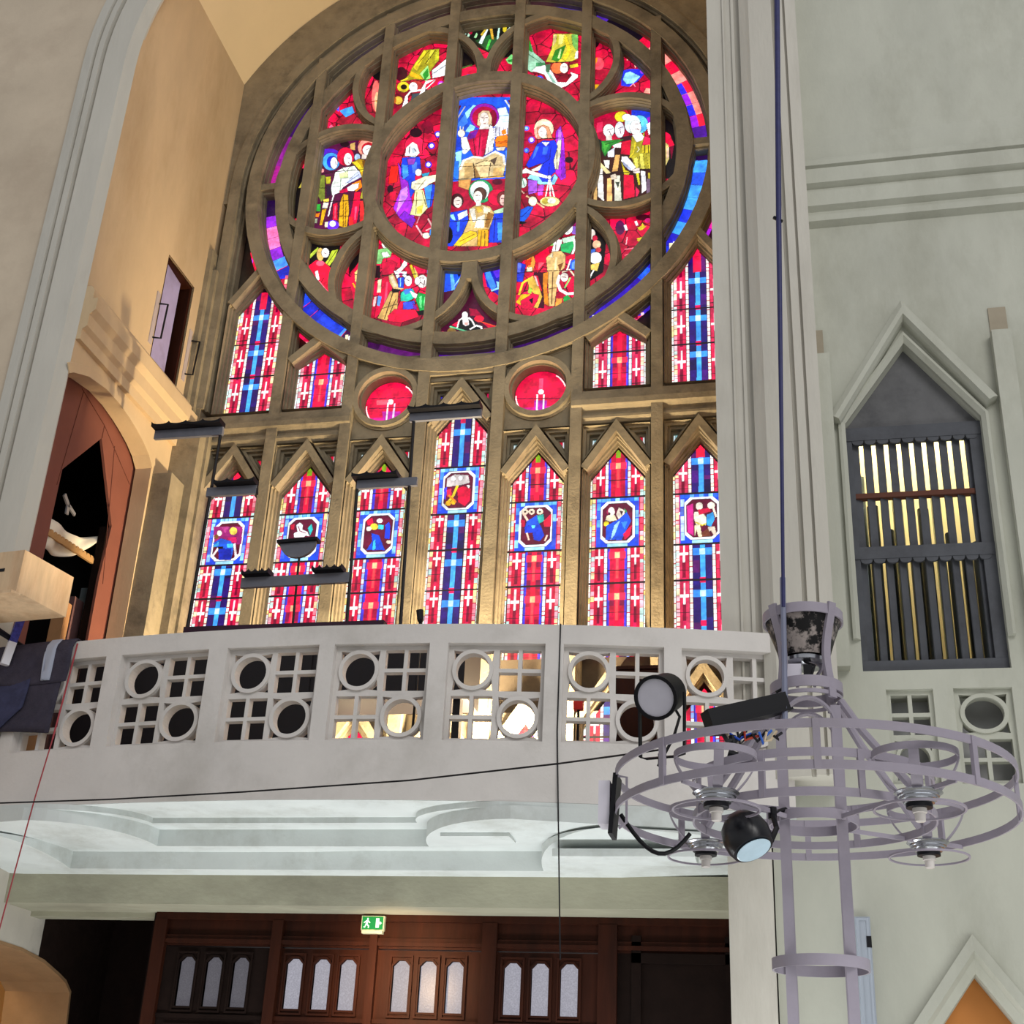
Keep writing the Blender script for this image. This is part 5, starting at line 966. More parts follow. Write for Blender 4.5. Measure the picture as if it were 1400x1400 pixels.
for row, (z0, z1) in enumerate(((NZ0+.11, zz[0]-.11), (zz[0], zz[2]))):
    for k in range(10):
        x = NX0+.075+k*.1065; an = math.radians(38 if row == 0 else 25); dx, dy = .036*math.cos(an), .036*math.sin(an)
        MB().obox((x, yg+.02, (z0+z1)/2), (dx, dy, 0), (-.006*math.sin(an), .006*math.cos(an), 0), (0, 0, (z1-z0)/2)).build('slat', GD_, og)
    m = MB()
    for k in range(10):   # scalloped lower edge of the rail above the slats
        x = NX0+.05+k*.1065; m.plate([[(x, z1+.002), (x+.005, z1-.02)]+[(x+.05+.045*math.cos(t), z1-.02-.022*math.sin(t)) for t in np.linspace(PI, 0, 8)[1:-1]]+[(x+.095, z1-.02), (x+.1, z1+.002)]], XZ(yg), -.045, -.02)
    m.build('scalloped_edge', GD_, og)
TIN = mat('pipe_tin', (150, 160, 160), .3, .1, 4, metallic=.9); ZINC = mat('pipe_zinc', (60, 66, 72), .4, .1, 4, metallic=.6)
for k in range(11):
    x = .50+k*.108+(.02 if k % 2 else 0); h = [7.1, 7.35, 7.0, 6.8, 7.05, 6.6, 6.95, 7.15, 6.7, 6.5, 6.6][k]; r = [.05, .044, .05, .05, .046, .05, .05, .044, .05, .05, .05][k]
    t = empty('organ_pipe', (x, YW+.62, 4.2)); MB().lathe([(.012, 0), (r, .25), (r, h-4.2)], (x, YW+.62+.1*(k % 2), 4.2), n=14).build('pipe_body', TIN if k in (1, 4, 7) else ZINC, t, smooth=True)
    MB().box(x-r*.6, x+r*.6, YW+.62+.1*(k % 2)-r-.004, YW+.62+.1*(k % 2)-r*.6, 4.46, 4.50).build('pipe_mouth', BLACK, t)
    tag(t, 'metal organ pipe standing behind the slats of the right organ grille', 'organ pipe', 'pipes behind the right organ grille')

# ------------------------------------------------------------------ left organ arch: brown case front with pointed opening
oc = tag(empty('organ_case_front', (XL-.25, 11.5, 4.6)), 'tall red-brown panelled organ case front with a pointed opening in the left arch', 'organ case')
XC2 = XL-.23
opn = [(12.16, 4.6), (12.11, 7.0), (12.16, 7.68), (11.62, 8.50), (11.02, 7.80), (11.02, 4.6)]
MB().plate([[(12.45, 4.55)]+[opn[0]]+opn[1:]+[(10.7, 4.6), (10.7, 8.95), (12.45, 8.95)]], YZ(XC2), 0, -.03).build('panel', BROWN, oc)
m = MB()
for a, b in (((11.62, 8.50), (11.62, 8.66)), ((11.62, 8.66), (11.06, 8.80)), ((11.62, 8.66), (12.36, 8.3)), ((11.9, 8.55), (12.2, 7.0)), ((11.1, 8.8), (10.98, 7.6))):
    m.tube([(XC2+.002, *a), (XC2+.002, *b)], .005, 5)
m.build('panel_joint', mat('joint_dark', (90, 46, 36), .8, .1), oc)
MB().box(XC2-.12, XC2-.03, 12.12, 12.2, 4.6, 7.66).build('jamb', DWOOD, oc)
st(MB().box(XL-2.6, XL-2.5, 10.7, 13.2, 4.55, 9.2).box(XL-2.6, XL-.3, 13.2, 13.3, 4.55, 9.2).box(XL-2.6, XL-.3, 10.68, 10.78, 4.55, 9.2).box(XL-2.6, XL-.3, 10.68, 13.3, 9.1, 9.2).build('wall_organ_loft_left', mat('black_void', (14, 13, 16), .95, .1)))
# sagging white cloth, notched rack board, two big wooden pipes and a small bracket inside
def PX(x, y, X): q = onX(x, y, X); return (q[0], q[1], q[2])
cl = MB(); N1, N2 = 18, 6; v = []
tl = [np.array(PX(66, 708, XL-.40)), np.array(PX(140, 733, XL-.40))]; bl_ = [np.array(PX(58, 748, XL-.40)), np.array(PX(128, 742, XL-.40))]
for i in range(N1+1):
    t = i/N1; sag = .14*math.sin(PI*t)
    for j in range(N2+1):
        s_ = j/N2; q = (tl[0]*(1-t)+tl[1]*t)*(1-s_)+(bl_[0]*(1-t)+bl_[1]*t)*s_
        q = q+np.array([.03*math.sin(7*t+3*s_)+.02*math.sin(15*t), 0, -sag*(.7+.3*s_)]); v.append(tuple(q))
    
f = [(i*(N2+1)+j, (i+1)*(N2+1)+j, (i+1)*(N2+1)+j+1, i*(N2+1)+j+1) for i in range(N1) for j in range(N2)]
o = cl.add(v, f).build('dust_sheet', mat('white_cloth', (232, 224, 208), .9, .05, 6), None, True); sm = o.modifiers.new('thickness', 'SOLIDIFY'); sm.thickness = .008
tag(o, 'white dust sheet sagging inside the left organ arch', 'cloth')
m = MB(); a = np.array(PX(62, 722, XL-.34)); b = np.array(PX(136, 770, XL-.34)); d = b-a; L_ = np.linalg.norm(d); d /= L_; up = np.array([0, 0, 1.0]); up = up-d*np.dot(up, d); up /= np.linalg.norm(up)
pts = [(0, -.05), (L_, -.05)]
for k in range(14, -1, -1): pts += [(L_*(k+.5)/15, .03), (L_*(k+.3)/15, 0.0), (L_*(k)/15, .03)]
m.plate([pts], lambda p_, q_, dd: tuple(a+d*p_+up*q_+np.array([dd, 0, 0])), 0, -.03)
tag(m.build('notched_rack_board', mat('raw_timber', (180, 140, 92), .7, .12, 5)), 'slanting notched timber board across the left organ opening', 'board')
for (xa, xb, zt_, c_, lab) in ((115, 133, 800, (108, 120, 124), 'square grey-blue wooden organ pipe in the left arch opening'), (92, 106, 812, (104, 74, 74), 'square dull mauve wooden organ pipe beside the grey-blue one'), (82, 90, 818, (176, 130, 90), 'thin pale timber post left of the mauve organ pipe')):
    q0 = PX(xa, 870, XL-.45); q1 = PX(xb, 870, XL-.45); zt2 = PX((xa+xb)/2, zt_, XL-.45)[2]
    tag(MB().box(XL-.60, XL-.45, q0[1], q1[1], 4.6, zt2).box(XL-.62, XL-.43, q0[1]-.01, q1[1]+.01, 4.9, 4.96).build('wooden_organ_pipe' if 'pipe in' in lab or 'mauve wooden' in lab else 'timber_post', mat('pipe_paint_%d' % xa, c_, .7, .15, 5)), lab, 'organ pipe' if 'organ pipe in' in lab or 'mauve wooden' in lab else 'post')
m = MB(); m.strip([PX(88, 676, XL-.5), PX(93, 690, XL-.5), PX(91, 703, XL-.5)], .05, .02, (0, 1, 0)).strip([PX(93, 690, XL-.5), PX(102, 704, XL-.5)], .04, .02, (0, 1, 0))
tag(m.build('metal_bracket', mat('bracket_grey', (130, 128, 134), .5, .1)), 'pale forked metal bracket hanging in the dark left organ opening', 'bracket')

# ------------------------------------------------------------------ little doorway in the left side wall and its two guard handles
MB_ = MB().sweep([(11.89, 9.70), (12.595, 9.70), (12.60, 11.17), (11.89, 11.15)], [(0, 0.005), (.0, -.02), (.05, -.02), (.05, -.2)], YZ(XL), closed=True)
d6 = st(empty('door_6', (XL, 12.24, 9.7)), 'small doorway high in the left wall with a pale violet door standing open'); MB_.build('frame', WOOD, d6)
MB().obox((XL-.085, 12.17, 10.43), (.012, .0, 0), (-.02, .26, 0), (0, 0, .715)).build('leaf', mat('violet_door', (176, 168, 214), .4, .15, 2.5, dirt=(110, 90, 110), dirt_amt=.6, spec=.6), d6)
st(MB().box(XL-.62, XL-.3, 11.7, 12.85, 9.6, 9.68).box(XL-.66, XL-.62, 11.7, 12.85, 9.6, 11.4).box(XL-.62, XL-.3, 12.80, 12.85, 9.6, 11.4).box(XL-.62, XL-.3, 11.7, 11.75, 9.6, 11.4).box(XL-.62, XL-.3, 11.7, 12.85, 11.35, 11.4).build('wall_doorway_recess', mat('recess_dark', (42, 30, 34), .9, .1)))
for nm, xt, yt, xb, yb, lab in (('l', 218, 416, 208, 462, 'black wire guard handle left of the high doorway'), ('r', 262, 467, 252, 512, 'black wire guard handle right of the high doorway')):
    T = PX(xt, yt, XL); B_ = PX(xb, yb, XL); h = empty('grab_handle', (XL, T[1], B_[2]))
    MB().tube([(XL-.01, T[1]-.02, T[2]), (XL+.10, T[1]+.02, T[2]), (XL+.10, B_[1]+.02, B_[2]), (XL-.01, B_[1]-.02, B_[2])], .012, 6).build('rail', BLACK, h)
    MB().box(XL-.005, XL+.012, T[1]-.10, T[1]-.03, B_[2]-.1, T[2]+.12).build('back_plate', mat('handle_plate', (190, 176, 176), .4, .1), h); tag(h, lab, 'handle')
# ------------------------------------------------------------------ dismantled pipe rack standing on the loft, and the chest under it
YR = 11.6
def PY(x, y, Y=YR): q = onY(x, y, Y); return np.array([q[0], Y, q[2]])
rk = tag(empty('pipe_rack', (-5.3, YR, 4.5)), 'empty dark organ pipe rack of posts and scalloped grey rails before the window', 'pipe rack')
def post(name, a, b, r=.016): MB().tube([PY(*a), PY(*b)], r, 6).build(name, BLACK, rk)
def foot(a): q = PY(*a); return q
for a, b in (((303, 586), (255, 866)), ((566, 572), (547, 862)), ((489, 657), (473, 866)), ((411, 742), (399, 866)), ((351, 664), (351, 676))):
    post('post', a, b, .017 if a[0] != 411 else .012)
def rail(xa, ya, xb, yb, h, sc=None, name='rail'):
    a, b = PY(xa, ya), PY(xb, yb); d = b-a; L_ = np.linalg.norm(d); d /= L_; up = np.array([-d[2], 0, d[0]]); hh = h*.0072
    MB().obox((a+b)/2-up*hh/2, d*L_/2, (0, .02, 0), up*hh/2).build(name, RACK, rk)
    for s0, s1, n in (sc or [(0, 1, 4)]):
        P_ = []
        for k in range(n):
            for t in np.linspace(0, PI, 9)[:-1]: P_.append((L_*(s0+(s1-s0)*(k+(1-math.cos(t))/2)/n), .055-.034*math.sin(t)))
        P_.append((L_*s1, .055)); P_ += [(L_*s1, 0), (L_*s0, 0)]
        MB().plate([P_], lambda p_, q_, dd: tuple(a+d*p_+up*q_+np.array([0, dd, 0])), -.12, .03).build('scalloped_board', BLACK, rk)
rail(213, 590, 306, 584, 14); rail(284, 668, 352, 664, 14, [(.2, 1, 3)]); rail(489, 658, 571, 653, 13, [(-.05, .7, 3)]); rail(561, 567, 659, 560, 12); rail(331, 791, 479, 783, 15, [(.03, .28, 4), (.68, .95, 4)])
m = MB(); a, b = PY(384, 744), PY(433, 740); d = b-a; L_ = np.linalg.norm(d); d /= L_; up = np.array([-d[2], 0, d[0]])
m.plate([[(0, 0), (L_, 0)]+[(L_/2+L_/2*math.cos(t), -.17*math.sin(t)) for t in np.linspace(0, PI, 14)[1:-1]]], lambda p_, q_, dd: tuple(a+d*p_+up*q_+np.array([0, dd, 0])), -.02, .02); m.build('half_disc', RACK, rk)
MB().obox((a+b)/2+up*.01, d*L_*.56, (0, .06, 0), up*.016).build('shelf', BLACK, rk)
q0, q1 = PY(254, 860), PY(527, 850); MB().box(q0[0], q1[0], YR-.05, YR+.25, q1[2]-.16, q1[2]+.0).build('base_board', mat('base_purple', (52, 26, 46), .6, .2, 5), rk)
x0, x1, x2 = PY(120, 900)[0], PY(440, 900)[0], PY(640, 900)[0]; zt_ = PY(500, 862)[2]; zb_ = PY(520, 955)[2]
c = tag(MB().box(x0, x1, YR-.1, YR+.5, 4.5, zt_-.12).box(x0+.05, x1-.05, YR-.12, YR-.1, 4.6, zt_-.2).build('organ_chest', mat('chest_black', (22, 18, 22), .6, .2, 4)), 'large black organ chest behind the left panels of the loft parapet', 'chest')
c = tag(MB().box(x1+.01, x2, YR-.1, YR+.5, zb_, zt_-.12).box(x1+.05, x1+.12, YR, YR+.1, 4.5, zb_).box(x2-.12, x2-.05, YR, YR+.1, 4.5, zb_).build('organ_console', mat('chest_black', (22, 18, 22))), 'black organ console raised on legs behind the middle panels of the parapet', 'console')
# things glimpsed through the right-hand panels
q = PY(860, 948, 11.2); tag(MB().box(q[0]-.12, q[0]+.42, 11.2, 11.5, 4.5, q[2]+.22).box(q[0]-.14, q[0]+.44, 11.18, 11.52, q[2]+.22, q[2]+.25).build('wooden_cabinet', WOOD), 'brown wooden cabinet seen through the parapet panel behind the spotlight', 'cabinet')
q = PY(791, 964, 11.0); b_ = tag(empty('alarm_box', (q[0], 11.0, q[2])), 'small red box on a stalk seen through the right parapet panels', 'box')
MB().box(q[0]-.04, q[0]+.04, 10.97, 11.03, q[2]-.045, q[2]+.045).build('body', mat('red_box', (190, 30, 30), .5, .05), b_); MB().tube([(q[0], 11.0, 4.5), (q[0], 11.0, q[2]-.04)], .012, 6).build('stalk', BLACK, b_)
q = PY(575, 856, 10.6); lp = tag(empty('desk_lamp', (q[0], 10.6, 5.0)), 'small black clip lamp peeping over the parapet before the middle lancet', 'lamp')
MB().tube([(q[0], 10.6, 4.5), (q[0]+.01, 10.6, q[2]-.02)], .012, 6).build('stem', BLACK, lp); MB().lathe([(.045, 0), (.03, .03), (.012, .05)], (q[0], 10.6, q[2]-.02)).build('base', BLACK, lp)
MB().lathe([(.016, 0), (.03, .03), (.034, .12)], (q[0], 10.6, q[2]+.03), (-.15, 0, 1), 12).build('shade', BLACK, lp)
q = PY(1048, 850, 10.45); tag(MB().obox((q[0], 10.47, q[2]), (.012, 0, 0), (0, .012, 0), (.03, .0, .13)).build('wooden_stick', mat('raw_timber', (150, 96, 60), .7, .12, 5)), 'short brown stick leaning above the right end of the parapet', 'stick')

# ------------------------------------------------------------------ cloth, plywood box and level on the left of the parapet
def thick(o, t): s_ = o.modifiers.new('thickness', 'SOLIDIFY'); s_.thickness = t; return o
bk = tag(empty('draped_blanket', (-7.1, 9.95, 5.5)), 'dark charcoal blanket with a pale stripe draped over the left end of the parapet', 'blanket')
FELT = mat('charcoal_felt', (62, 58, 72), .95, .25, 9, .3, dirt=(40, 40, 60), dirt_amt=.6, fine=60)
def sheet(name, x0, x1, zf, back, off, m_, y_extra=0.0, n=26, k=12):
    v = []
    for i in range(n+1):
        t = i/n; x = x0+(x1-x0)*t; zb2 = zf(t)
        prof_ = [(back, 5.35), (back*.5, 5.50+off), (.0, 5.505+off), (-.02-off, 5.47)]+[(-.03-off-.012*math.sin(9*t+3*s_)*s_-y_extra*s_, 5.47+(zb2-5.47)*s_) for s_ in np.linspace(.12, 1, k)]
        for o_, z in prof_: v.append(arcp(x+.02*math.sin(5*t+z*4), o_, z))
    r_ = len(prof_); f = [(i*r_+j, (i+1)*r_+j, (i+1)*r_+j+1, i*r_+j+1) for i in range(n) for j in range(r_-1)]
    return thick(MB().add(v, f).build(name, m_, bk, True), .012)
xb = PY(104, 878, 10.05)[0]
sheet('under_layer', -7.7, xb-.06, lambda t: 4.66+.05*math.sin(3*t), .12, .006, FELT)
sheet('top_fold', -7.72, xb, lambda t: 5.13+.02*math.sin(6*t), .16, .024, FELT)
sheet('corner_fold', -7.72, -6.62, lambda t: 4.95-.42*max(0, 1-abs(t-.62)/.42), .05, .015, mat('blue_felt', (58, 60, 88), .95, .3, 9, .3), .03)
xs_ = PY(74, 880, 10.05)[0]; sheet('pale_stripe', xs_-.045, xs_+.045, lambda t: 5.14, .1, .033, mat('stripe_grey', (166, 172, 190), .8, .05), n=4)
B0 = [PY(0, 757, 9.65), PY(40, 745, 9.65)]
pb = tag(empty('plywood_box', (-6.9, 9.65, 5.62)), 'pale plywood box with a hand slot sticking out in front of the left pier', 'box')
# near face lower edge from the photograph's left border to the corner, right side running back
c0 = onY(22, 808, 9.3); c1 = onY(64, 836, 9.75); zt0 = onY(27, 752, 9.3)[2]
bx1 = c0[0]; z0b = c0[2]; d_ = np.array([c1[0]-c0[0], .42, 0]); 
P0 = np.array([bx1, 9.3, 0]); P1 = P0+np.array([.12, .62, 0]); P3 = P0+np.array([-1.0, .12, 0]); P2_ = P3+np.array([.12, .62, 0])
lo = [P3, P0, P1, P2_]; v = [(q[0], q[1], z0b) for q in lo]+[(q[0], q[1], zt0) for q in lo]
MB().add(v, [(0, 3, 2, 1), (4, 5, 6, 7), (0, 1, 5, 4), (1, 2, 6, 5), (2, 3, 7, 6), (3, 0, 4, 7)]).build('carcass', PLY, pb)
e0 = P0*.86+P3*.14; e1 = P0*.72+P3*.28; zz_ = z0b*.45+zt0*.55
MB().obox(((e0+e1)/2+np.array([-.0, -.002, zz_])), (e1-e0)/2*.6, (0, .003, 0), (0, 0, .014)).build('hand_slot', BLACK, pb)
MB().obox((P0+P3)/2+np.array([0, 0, z0b-.012]), (P0-P3)/2*1.0, (.02, .04, 0), (0, 0, .012)).build('bottom_batten', PLY, pb)
sp_ = tag(empty('speaker_stand', (-7.0, 9.72, 4.5)), 'slim dark stand under the plywood box behind the draped blanket', 'stand')
MB().tube([(bx1-.5, 9.72, 5.55), (bx1-.5, 9.72, z0b-.024)], .03, 8).tube([(bx1-.5, 9.72, 5.57), (bx1-.5, 10.42, 5.57), (bx1-.5, 10.42, 4.5)], .03, 8).build('pole', BLACK, sp_)
lv = tag(empty('spirit_level', (-7.2, 9.85, 5.2)), 'white and blue slanting pole with printed blue end beside the blanket', 'pole')
a, b = np.array(arcp(PY(2, 905, 10)[0], -.09, PY(2, 905, 10)[2])), PY(30, 842, 10.1); dd_ = b-a
MB().tube([a, a+dd_*.45], .05, 4).build('white_length', mat('white_enamel', (226, 226, 236), .4, .05), lv); MB().tube([a+dd_*.45, b], .05, 4).build('blue_end', mat('blue_print', (56, 60, 150), .4, .6, 30), lv)

# ------------------------------------------------------------------ chandelier
CX, CY = .03, 7.13
def ZA(y, Y=CY): return onY(1110, y, Y)[2]
ch = tag(empty('chandelier', (CX, CY, 2.2)), 'huge round lilac-grey metal chandelier of hoops and long posts hanging before the right pier', 'chandelier')
def hoop(name, r, z, h=.040, t=.010, parent=ch, cx=CX, cy=CY, mt=LAV, n=72):
    v = [(cx+q*math.cos(2*PI*k/n), cy+q*math.sin(2*PI*k/n), zz3) for q, zz3 in ((r-t/2, z-h/2), (r+t/2, z-h/2), (r+t/2, z+h/2), (r-t/2, z+h/2)) for k in range(n)]
    return MB().add(v, [(i*n+k, i*n+(k+1) % n, ((i+1) % 4)*n+(k+1) % n, ((i+1) % 4)*n+k) for i in range(4) for k in range(n)]).build(name, mt, parent, True)
RO, RI, ZU, ZL = 1.03, .62, 3.45, 3.255
for z in (ZU, ZL): hoop('outer_hoop', RO, z, .042)
for z in (ZU-.02, ZL-.02): hoop('inner_hoop', RI, z, .042)
hoop('centre_hoop', .225, ZL-.03, .05)
hoop('foot_hoop', .235, ZA(1320), .055)
for k in range(8):
    a = 2*PI*k/8-PI/2+.03; x, y = CX+RO*math.cos(a), CY+RO*math.sin(a)
    MB().obox((x, y, (ZU+ZL)/2), (.010*math.cos(a), .010*math.sin(a), 0), (-.017*math.sin(a), .017*math.cos(a), 0), (0, 0, (ZU-ZL)/2+.02)).build('strut', LAV, ch)
for k in range(8):
    a = 2*PI*k/8+PI/8; x, y = CX+RI*math.cos(a), CY+RI*math.sin(a)
    MB().obox((x, y, (ZU+ZL)/2-.02), (.010*math.cos(a), .010*math.sin(a), 0), (-.016*math.sin(a), .016*math.cos(a), 0), (0, 0, (ZU-ZL)/2+.02)).build('strut', LAV, ch)
for k in (-126, -51, 140, 39):
    a = math.radians(k); MB().strip([(CX+.22*math.cos(a), CY+.22*math.sin(a), ZL-.04), (CX+RO*math.cos(a), CY+RO*math.sin(a), ZL-.02)], .022, .010, (0, 0, 1)).build('spoke', LAV, ch)
PR = .205; ztop = ZA(965)
for k in range(4):
    a = PI/4+PI/2*k; x, y = CX+PR*math.cos(a), CY+PR*math.sin(a)
    MB().box(x-.026, x+.026, y-.018, y+.018, 1.9, ztop-.05).build('post', LAV, ch)
# pointed arches joining the posts above the hoops
for k in range(4):
    a0, a1 = PI/4+PI/2*k, PI/4+PI/2*(k+1); p0 = np.array([CX+PR*math.cos(a0), CY+PR*math.sin(a0), ZA(1000)]); p1 = np.array([CX+PR*math.cos(a1), CY+PR*math.sin(a1), ZA(1000)])
    q = [p0+(p1-p0)*t+np.array([0, 0, (ztop-ZA(1000))*math.sin(PI*t)**.6]) for t in np.linspace(0, 1, 15)]
    MB().strip(q, .05, .012, (p1-p0)[[1, 0, 2]]*np.array([1, -1, 0])).build('arch', LAV, ch)
hoop('neck_hoop', .19, ZA(945), .06); hoop('neck_hoop', .185, ZA(958), .02)
zr0, zr1 = ZA(950), ZA(848)
hoop('crown_hoop', .215, zr1, .055)
for k in range(4):
    a = PI/4+PI/2*k+.0; q = []
    for t in np.linspace(0, 1, 14):
        r = .19+.035*t-.045*math.sin(PI*t)**1.5; q.append((CX+r*math.cos(a), CY+r*math.sin(a), zr0-.06+(zr1+.04-zr0+.06)*t))
    MB().strip(q, .05, .018, (-math.sin(a), math.cos(a), 0)).build('bowed_arm', LAV, ch)
for k in (-22, 25, 158, 205):   # raking struts from the neck to the inner hoop
    a = math.radians(k); r1 = RI-.01
    MB().tube([(CX+.19*math.cos(a), CY+.19*math.sin(a), ZA(965)), (CX+.30*math.cos(a), CY+.30*math.sin(a), ZA(1010)), (CX+r1*math.cos(a), CY+r1*math.sin(a), ZL)], .022, 8).build('raking_strut', LAV, ch)
# uplighter bowl inside the crown
CHROME = mat('dull_chrome', (176, 178, 184), .25, .05, 4, metallic=.95)
zt, zb = ZA(852), ZA(902)
MB().lathe([(.205, zt-zb), (.200, .9*(zt-zb)), (.165, .45*(zt-zb)), (.135, .0), (.13, .0), (.16, .45*(zt-zb)), (.195, zt-zb)], (CX, CY, zb), n=32).build('bowl', mat('scorched_bowl', (150, 140, 136), .5, .2, 22, dirt=(10, 9, 11), dirt_amt=1.0, dr=(.44, .52)), ch, True)
MB().lathe([(.10, -.005), (.118, .01), (.12, .03), (.05, .035)], (CX, CY, zb-.035), n=28).build('lens_rim', CHROME, ch, True)
for sg in (-1, 1): MB().tube([(CX+sg*.10, CY-.03, zb-.02), (CX+sg*.085, CY-.03, zb-.07), (CX+sg*.05, CY-.03, zb-.12), (CX+sg*.045, CY-.03, ZA(942))], .010, 6).build('bowl_bracket', LAV, ch)
MB().box(CX-.13, CX-.02, CY-.10, CY-.01, ZA(938), ZA(915)).build('junction_box', mat('white_plastic', (222, 218, 230), .5, .03), ch)
m = MB().box(CX-.01, CX+.04, CY-.12, CY-.06, ZA(934), ZA(918)); m.tube([(CX+.0, CY-.09, ZA(912)), (CX+.05, CY-.12, ZA(920)), (CX+.03, CY-.12, ZA(934)), (CX-.06, CY-.14, ZA(944)), (CX-.16, CY-.16, ZA(958))], .008, 6); m.build('wiring', BLACK, ch)
# lamp cups: each in its small hoop, on curved strips
for k in range(4):
    a = math.radians((-126, -51, 140, 39)[k]); r = .78; x, y = CX+r*math.cos(a), CY+r*math.sin(a); z = 3.175
    lh = MB().lathe([(.11, .055), (.115, .048), (.100, .040), (.098, .030), (.090, .028), (.088, .016), (.078, .014), (.072, .0), (.05, -.004), (.05, .05)], (x, y, z), n=28).build('lamp_cup', CHROME, ch, True)
    MB().lathe([(.062, -.002), (.062, -.022), (.03, -.024)], (x, y, z), n=20).build('black_collar', BLACK, lh, True)
    MB().lathe([(.034, -.020), (.034, -.045), (.026, -.047), (.024, -.085), (.018, -.088)], (x, y, z), n=16).build('lamp_socket', mat('porcelain', (206, 200, 196), .4, .05), lh, True)
    hoop('lamp_hoop', .20, ZU-.045, .035, .008, lh, x, y, n=40); hoop('lamp_hoop', .21, z-.03, .010, .010, lh, x, y, n=48)
    for j in range(4):
        b = a+PI/4+PI/2*j; q = []
        for t in np.linspace(0, 1, 10): r_2 = .20-.11*t**1.6; q.append((x+r_2*math.cos(b), y+r_2*math.sin(b), ZU-.05-(ZU-.05-z-.05)*t))
        MB().strip(q, .048, .007, (-math.sin(b), math.cos(b), 0)).build('curved_strip', LAV, lh)
hb = np.array([onZ(1073, 955, 3.55)[0], 0, 0])
cb = tag(empty('hanging_cable', (CX-.13, CY-.2, 3.6)), 'thick dark blue cable dropping down past the right pier to the chandelier', 'cable')
p_top = onY(1062, -40, CY-.22); p_mid = onY(1064.6, 300, CY-.22); p_bot = onY(1073, 985, CY-.22)
MB().tube([p_top, p_mid, onY(1068.5, 600, CY-.22), onY(1071, 830, CY-.22)], [.020, .018, .012, .010], 10).build('sheath', mat('navy_cable', (44, 46, 92), .5, .2, 20), cb, True)
MB().tube([onY(1070, 790, CY-.21), onY(1072, 900, CY-.21), p_bot], .016, 8).build('steel_rod', mat('rod_grey', (120, 124, 146), .4, .1), cb)
MB().tube([p_mid+np.array([-.03, 0, .02]), p_mid+np.array([.02, 0, -.02])], .012, 6).build('cable_tie', BLACK, cb)

# spotlights and driver hung on the chandelier
def aim(a, b): d = np.asarray(b, float)-np.asarray(a, float); return d/np.linalg.norm(d)
s1 = onY(905, 950, 6.75); sl_ = tag(empty('spotlight', (s1[0], 6.75, ZU)), 'black cylindrical spotlight with a white lens on a yoke on top of the hoop', 'spotlight')
ax = aim(onY(925, 942, 6.9), onY(892, 957, 6.55)); back = s1-ax*.09; 
MB().lathe([(.085, -.02), (.105, .0), (.105, .17), (.118, .175), (.118, .20), (.10, .20), (.10, .185)], back, ax, 32).build('body', BLACK, sl_, True)
MB().lathe([(.0, .186), (.099, .186), (.099, .19)], back, ax, 32).build('lens', mat('frosted_lens', (198, 196, 208), .3, .04, 10), sl_)
sd = np.cross(ax, (0, 0, 1)); sd /= np.linalg.norm(sd); base = np.array([s1[0], s1[1], ZU+.035])
MB().strip([s1+sd*.125, s1+sd*.125+np.array([0, 0, -.06]), base+sd*.12, base+sd*.08+np.array([0, 0, -.01]), base-sd*.08+np.array([0, 0, -.01]), base-sd*.12, s1-sd*.125+np.array([0, 0, -.06]), s1-sd*.125], .028, .010, ax).build('yoke', BLACK, sl_)
MB().tube([back+np.array([.0, 0, -.02]), back+np.array([.06, .05, -.12]), back+np.array([.03, .02, -.24]), back+np.array([-.05, 0, -.4])], .008, 6).build('flex', BLACK, sl_)
MB().tube([base+np.array([0, 0, .01]), base+np.array([0, 0, -.05])], .022, 8).build('clamp', BLACK, sl_)
s2 = onY(1020, 1142, 6.75); s2l_ = tag(empty('spotlight', tuple(s2)), 'round black spotlight hanging low inside the hoops beside the left post', 'spotlight')
ax2 = aim(s2, s2+np.array([.35, -.25, -.75]))
MB().lathe([(.02, -.125), (.07, -.105), (.108, -.06), (.122, 0), (.118, .05), (.105, .085), (.098, .085)], s2, ax2, 32).build('body', mat('gloss_black', (9, 10, 18), .32, .05, 5, spec=.5), s2l_, True)
MB().lathe([(.0, .087), (.086, .087), (.09, .092), (.085, .094), (.0, .090)], s2, ax2, 32).build('lens', mat('cool_lens', (190, 214, 230), .15, .1, 8), s2l_)
h_ = onY(1056, 1112, 6.85); MB().tube([s2+np.array([.12, 0, -.03]), s2+np.array([.15, .02, .04]), h_], .014, 6).tube([h_+np.array([0, 0, -.03]), h_+np.array([0, 0, .03])], .022, 8).build('bracket', BLACK, s2l_)
MB().tube([h_, onY(1075, 1106, 6.98)], .012, 6).build('arm', BLACK, s2l_)
a, b = onY(966, 984, 6.75), onY(1072, 960, 6.95); d = b-a; L_ = np.linalg.norm(d); d /= L_; up = np.array([0, 0, 1.0]); up = up-d*np.dot(up, d); up /= np.linalg.norm(up); sdv = np.cross(d, up)
dv = tag(empty('lighting_driver', tuple(a)), 'long black driver box tilted across the near top hoop of the chandelier', 'driver box')
MB().obox((a+b)/2, d*L_/2, sdv*.05, up*.045).build('casing', BLACK, dv)
MB().obox((a+b)/2-up*.05, d*L_*.52, sdv*.055, up*.006).build('base_plate', BLACK, dv)
r4 = random.Random(9)
for k, c_ in enumerate(((20, 20, 26), (40, 80, 190), (24, 24, 30), (170, 60, 40), (20, 20, 26), (60, 110, 210), (210, 190, 160), (22, 22, 28))):
    q = [onY(988+k*10, 1003+r4.uniform(-4, 4), 6.8), onY(996+k*9+r4.uniform(-8, 8), 1014+r4.uniform(-3, 6), 6.78), onY(1006+k*8, 1006+r4.uniform(-4, 8), 6.8), onY(1020+k*7, 1000+r4.uniform(-2, 6), 6.82)]
    MB().tube(q, .007 if k else .012, 6).build('wire', mat('wire_%d' % k, c_, .5, .05), dv, True)
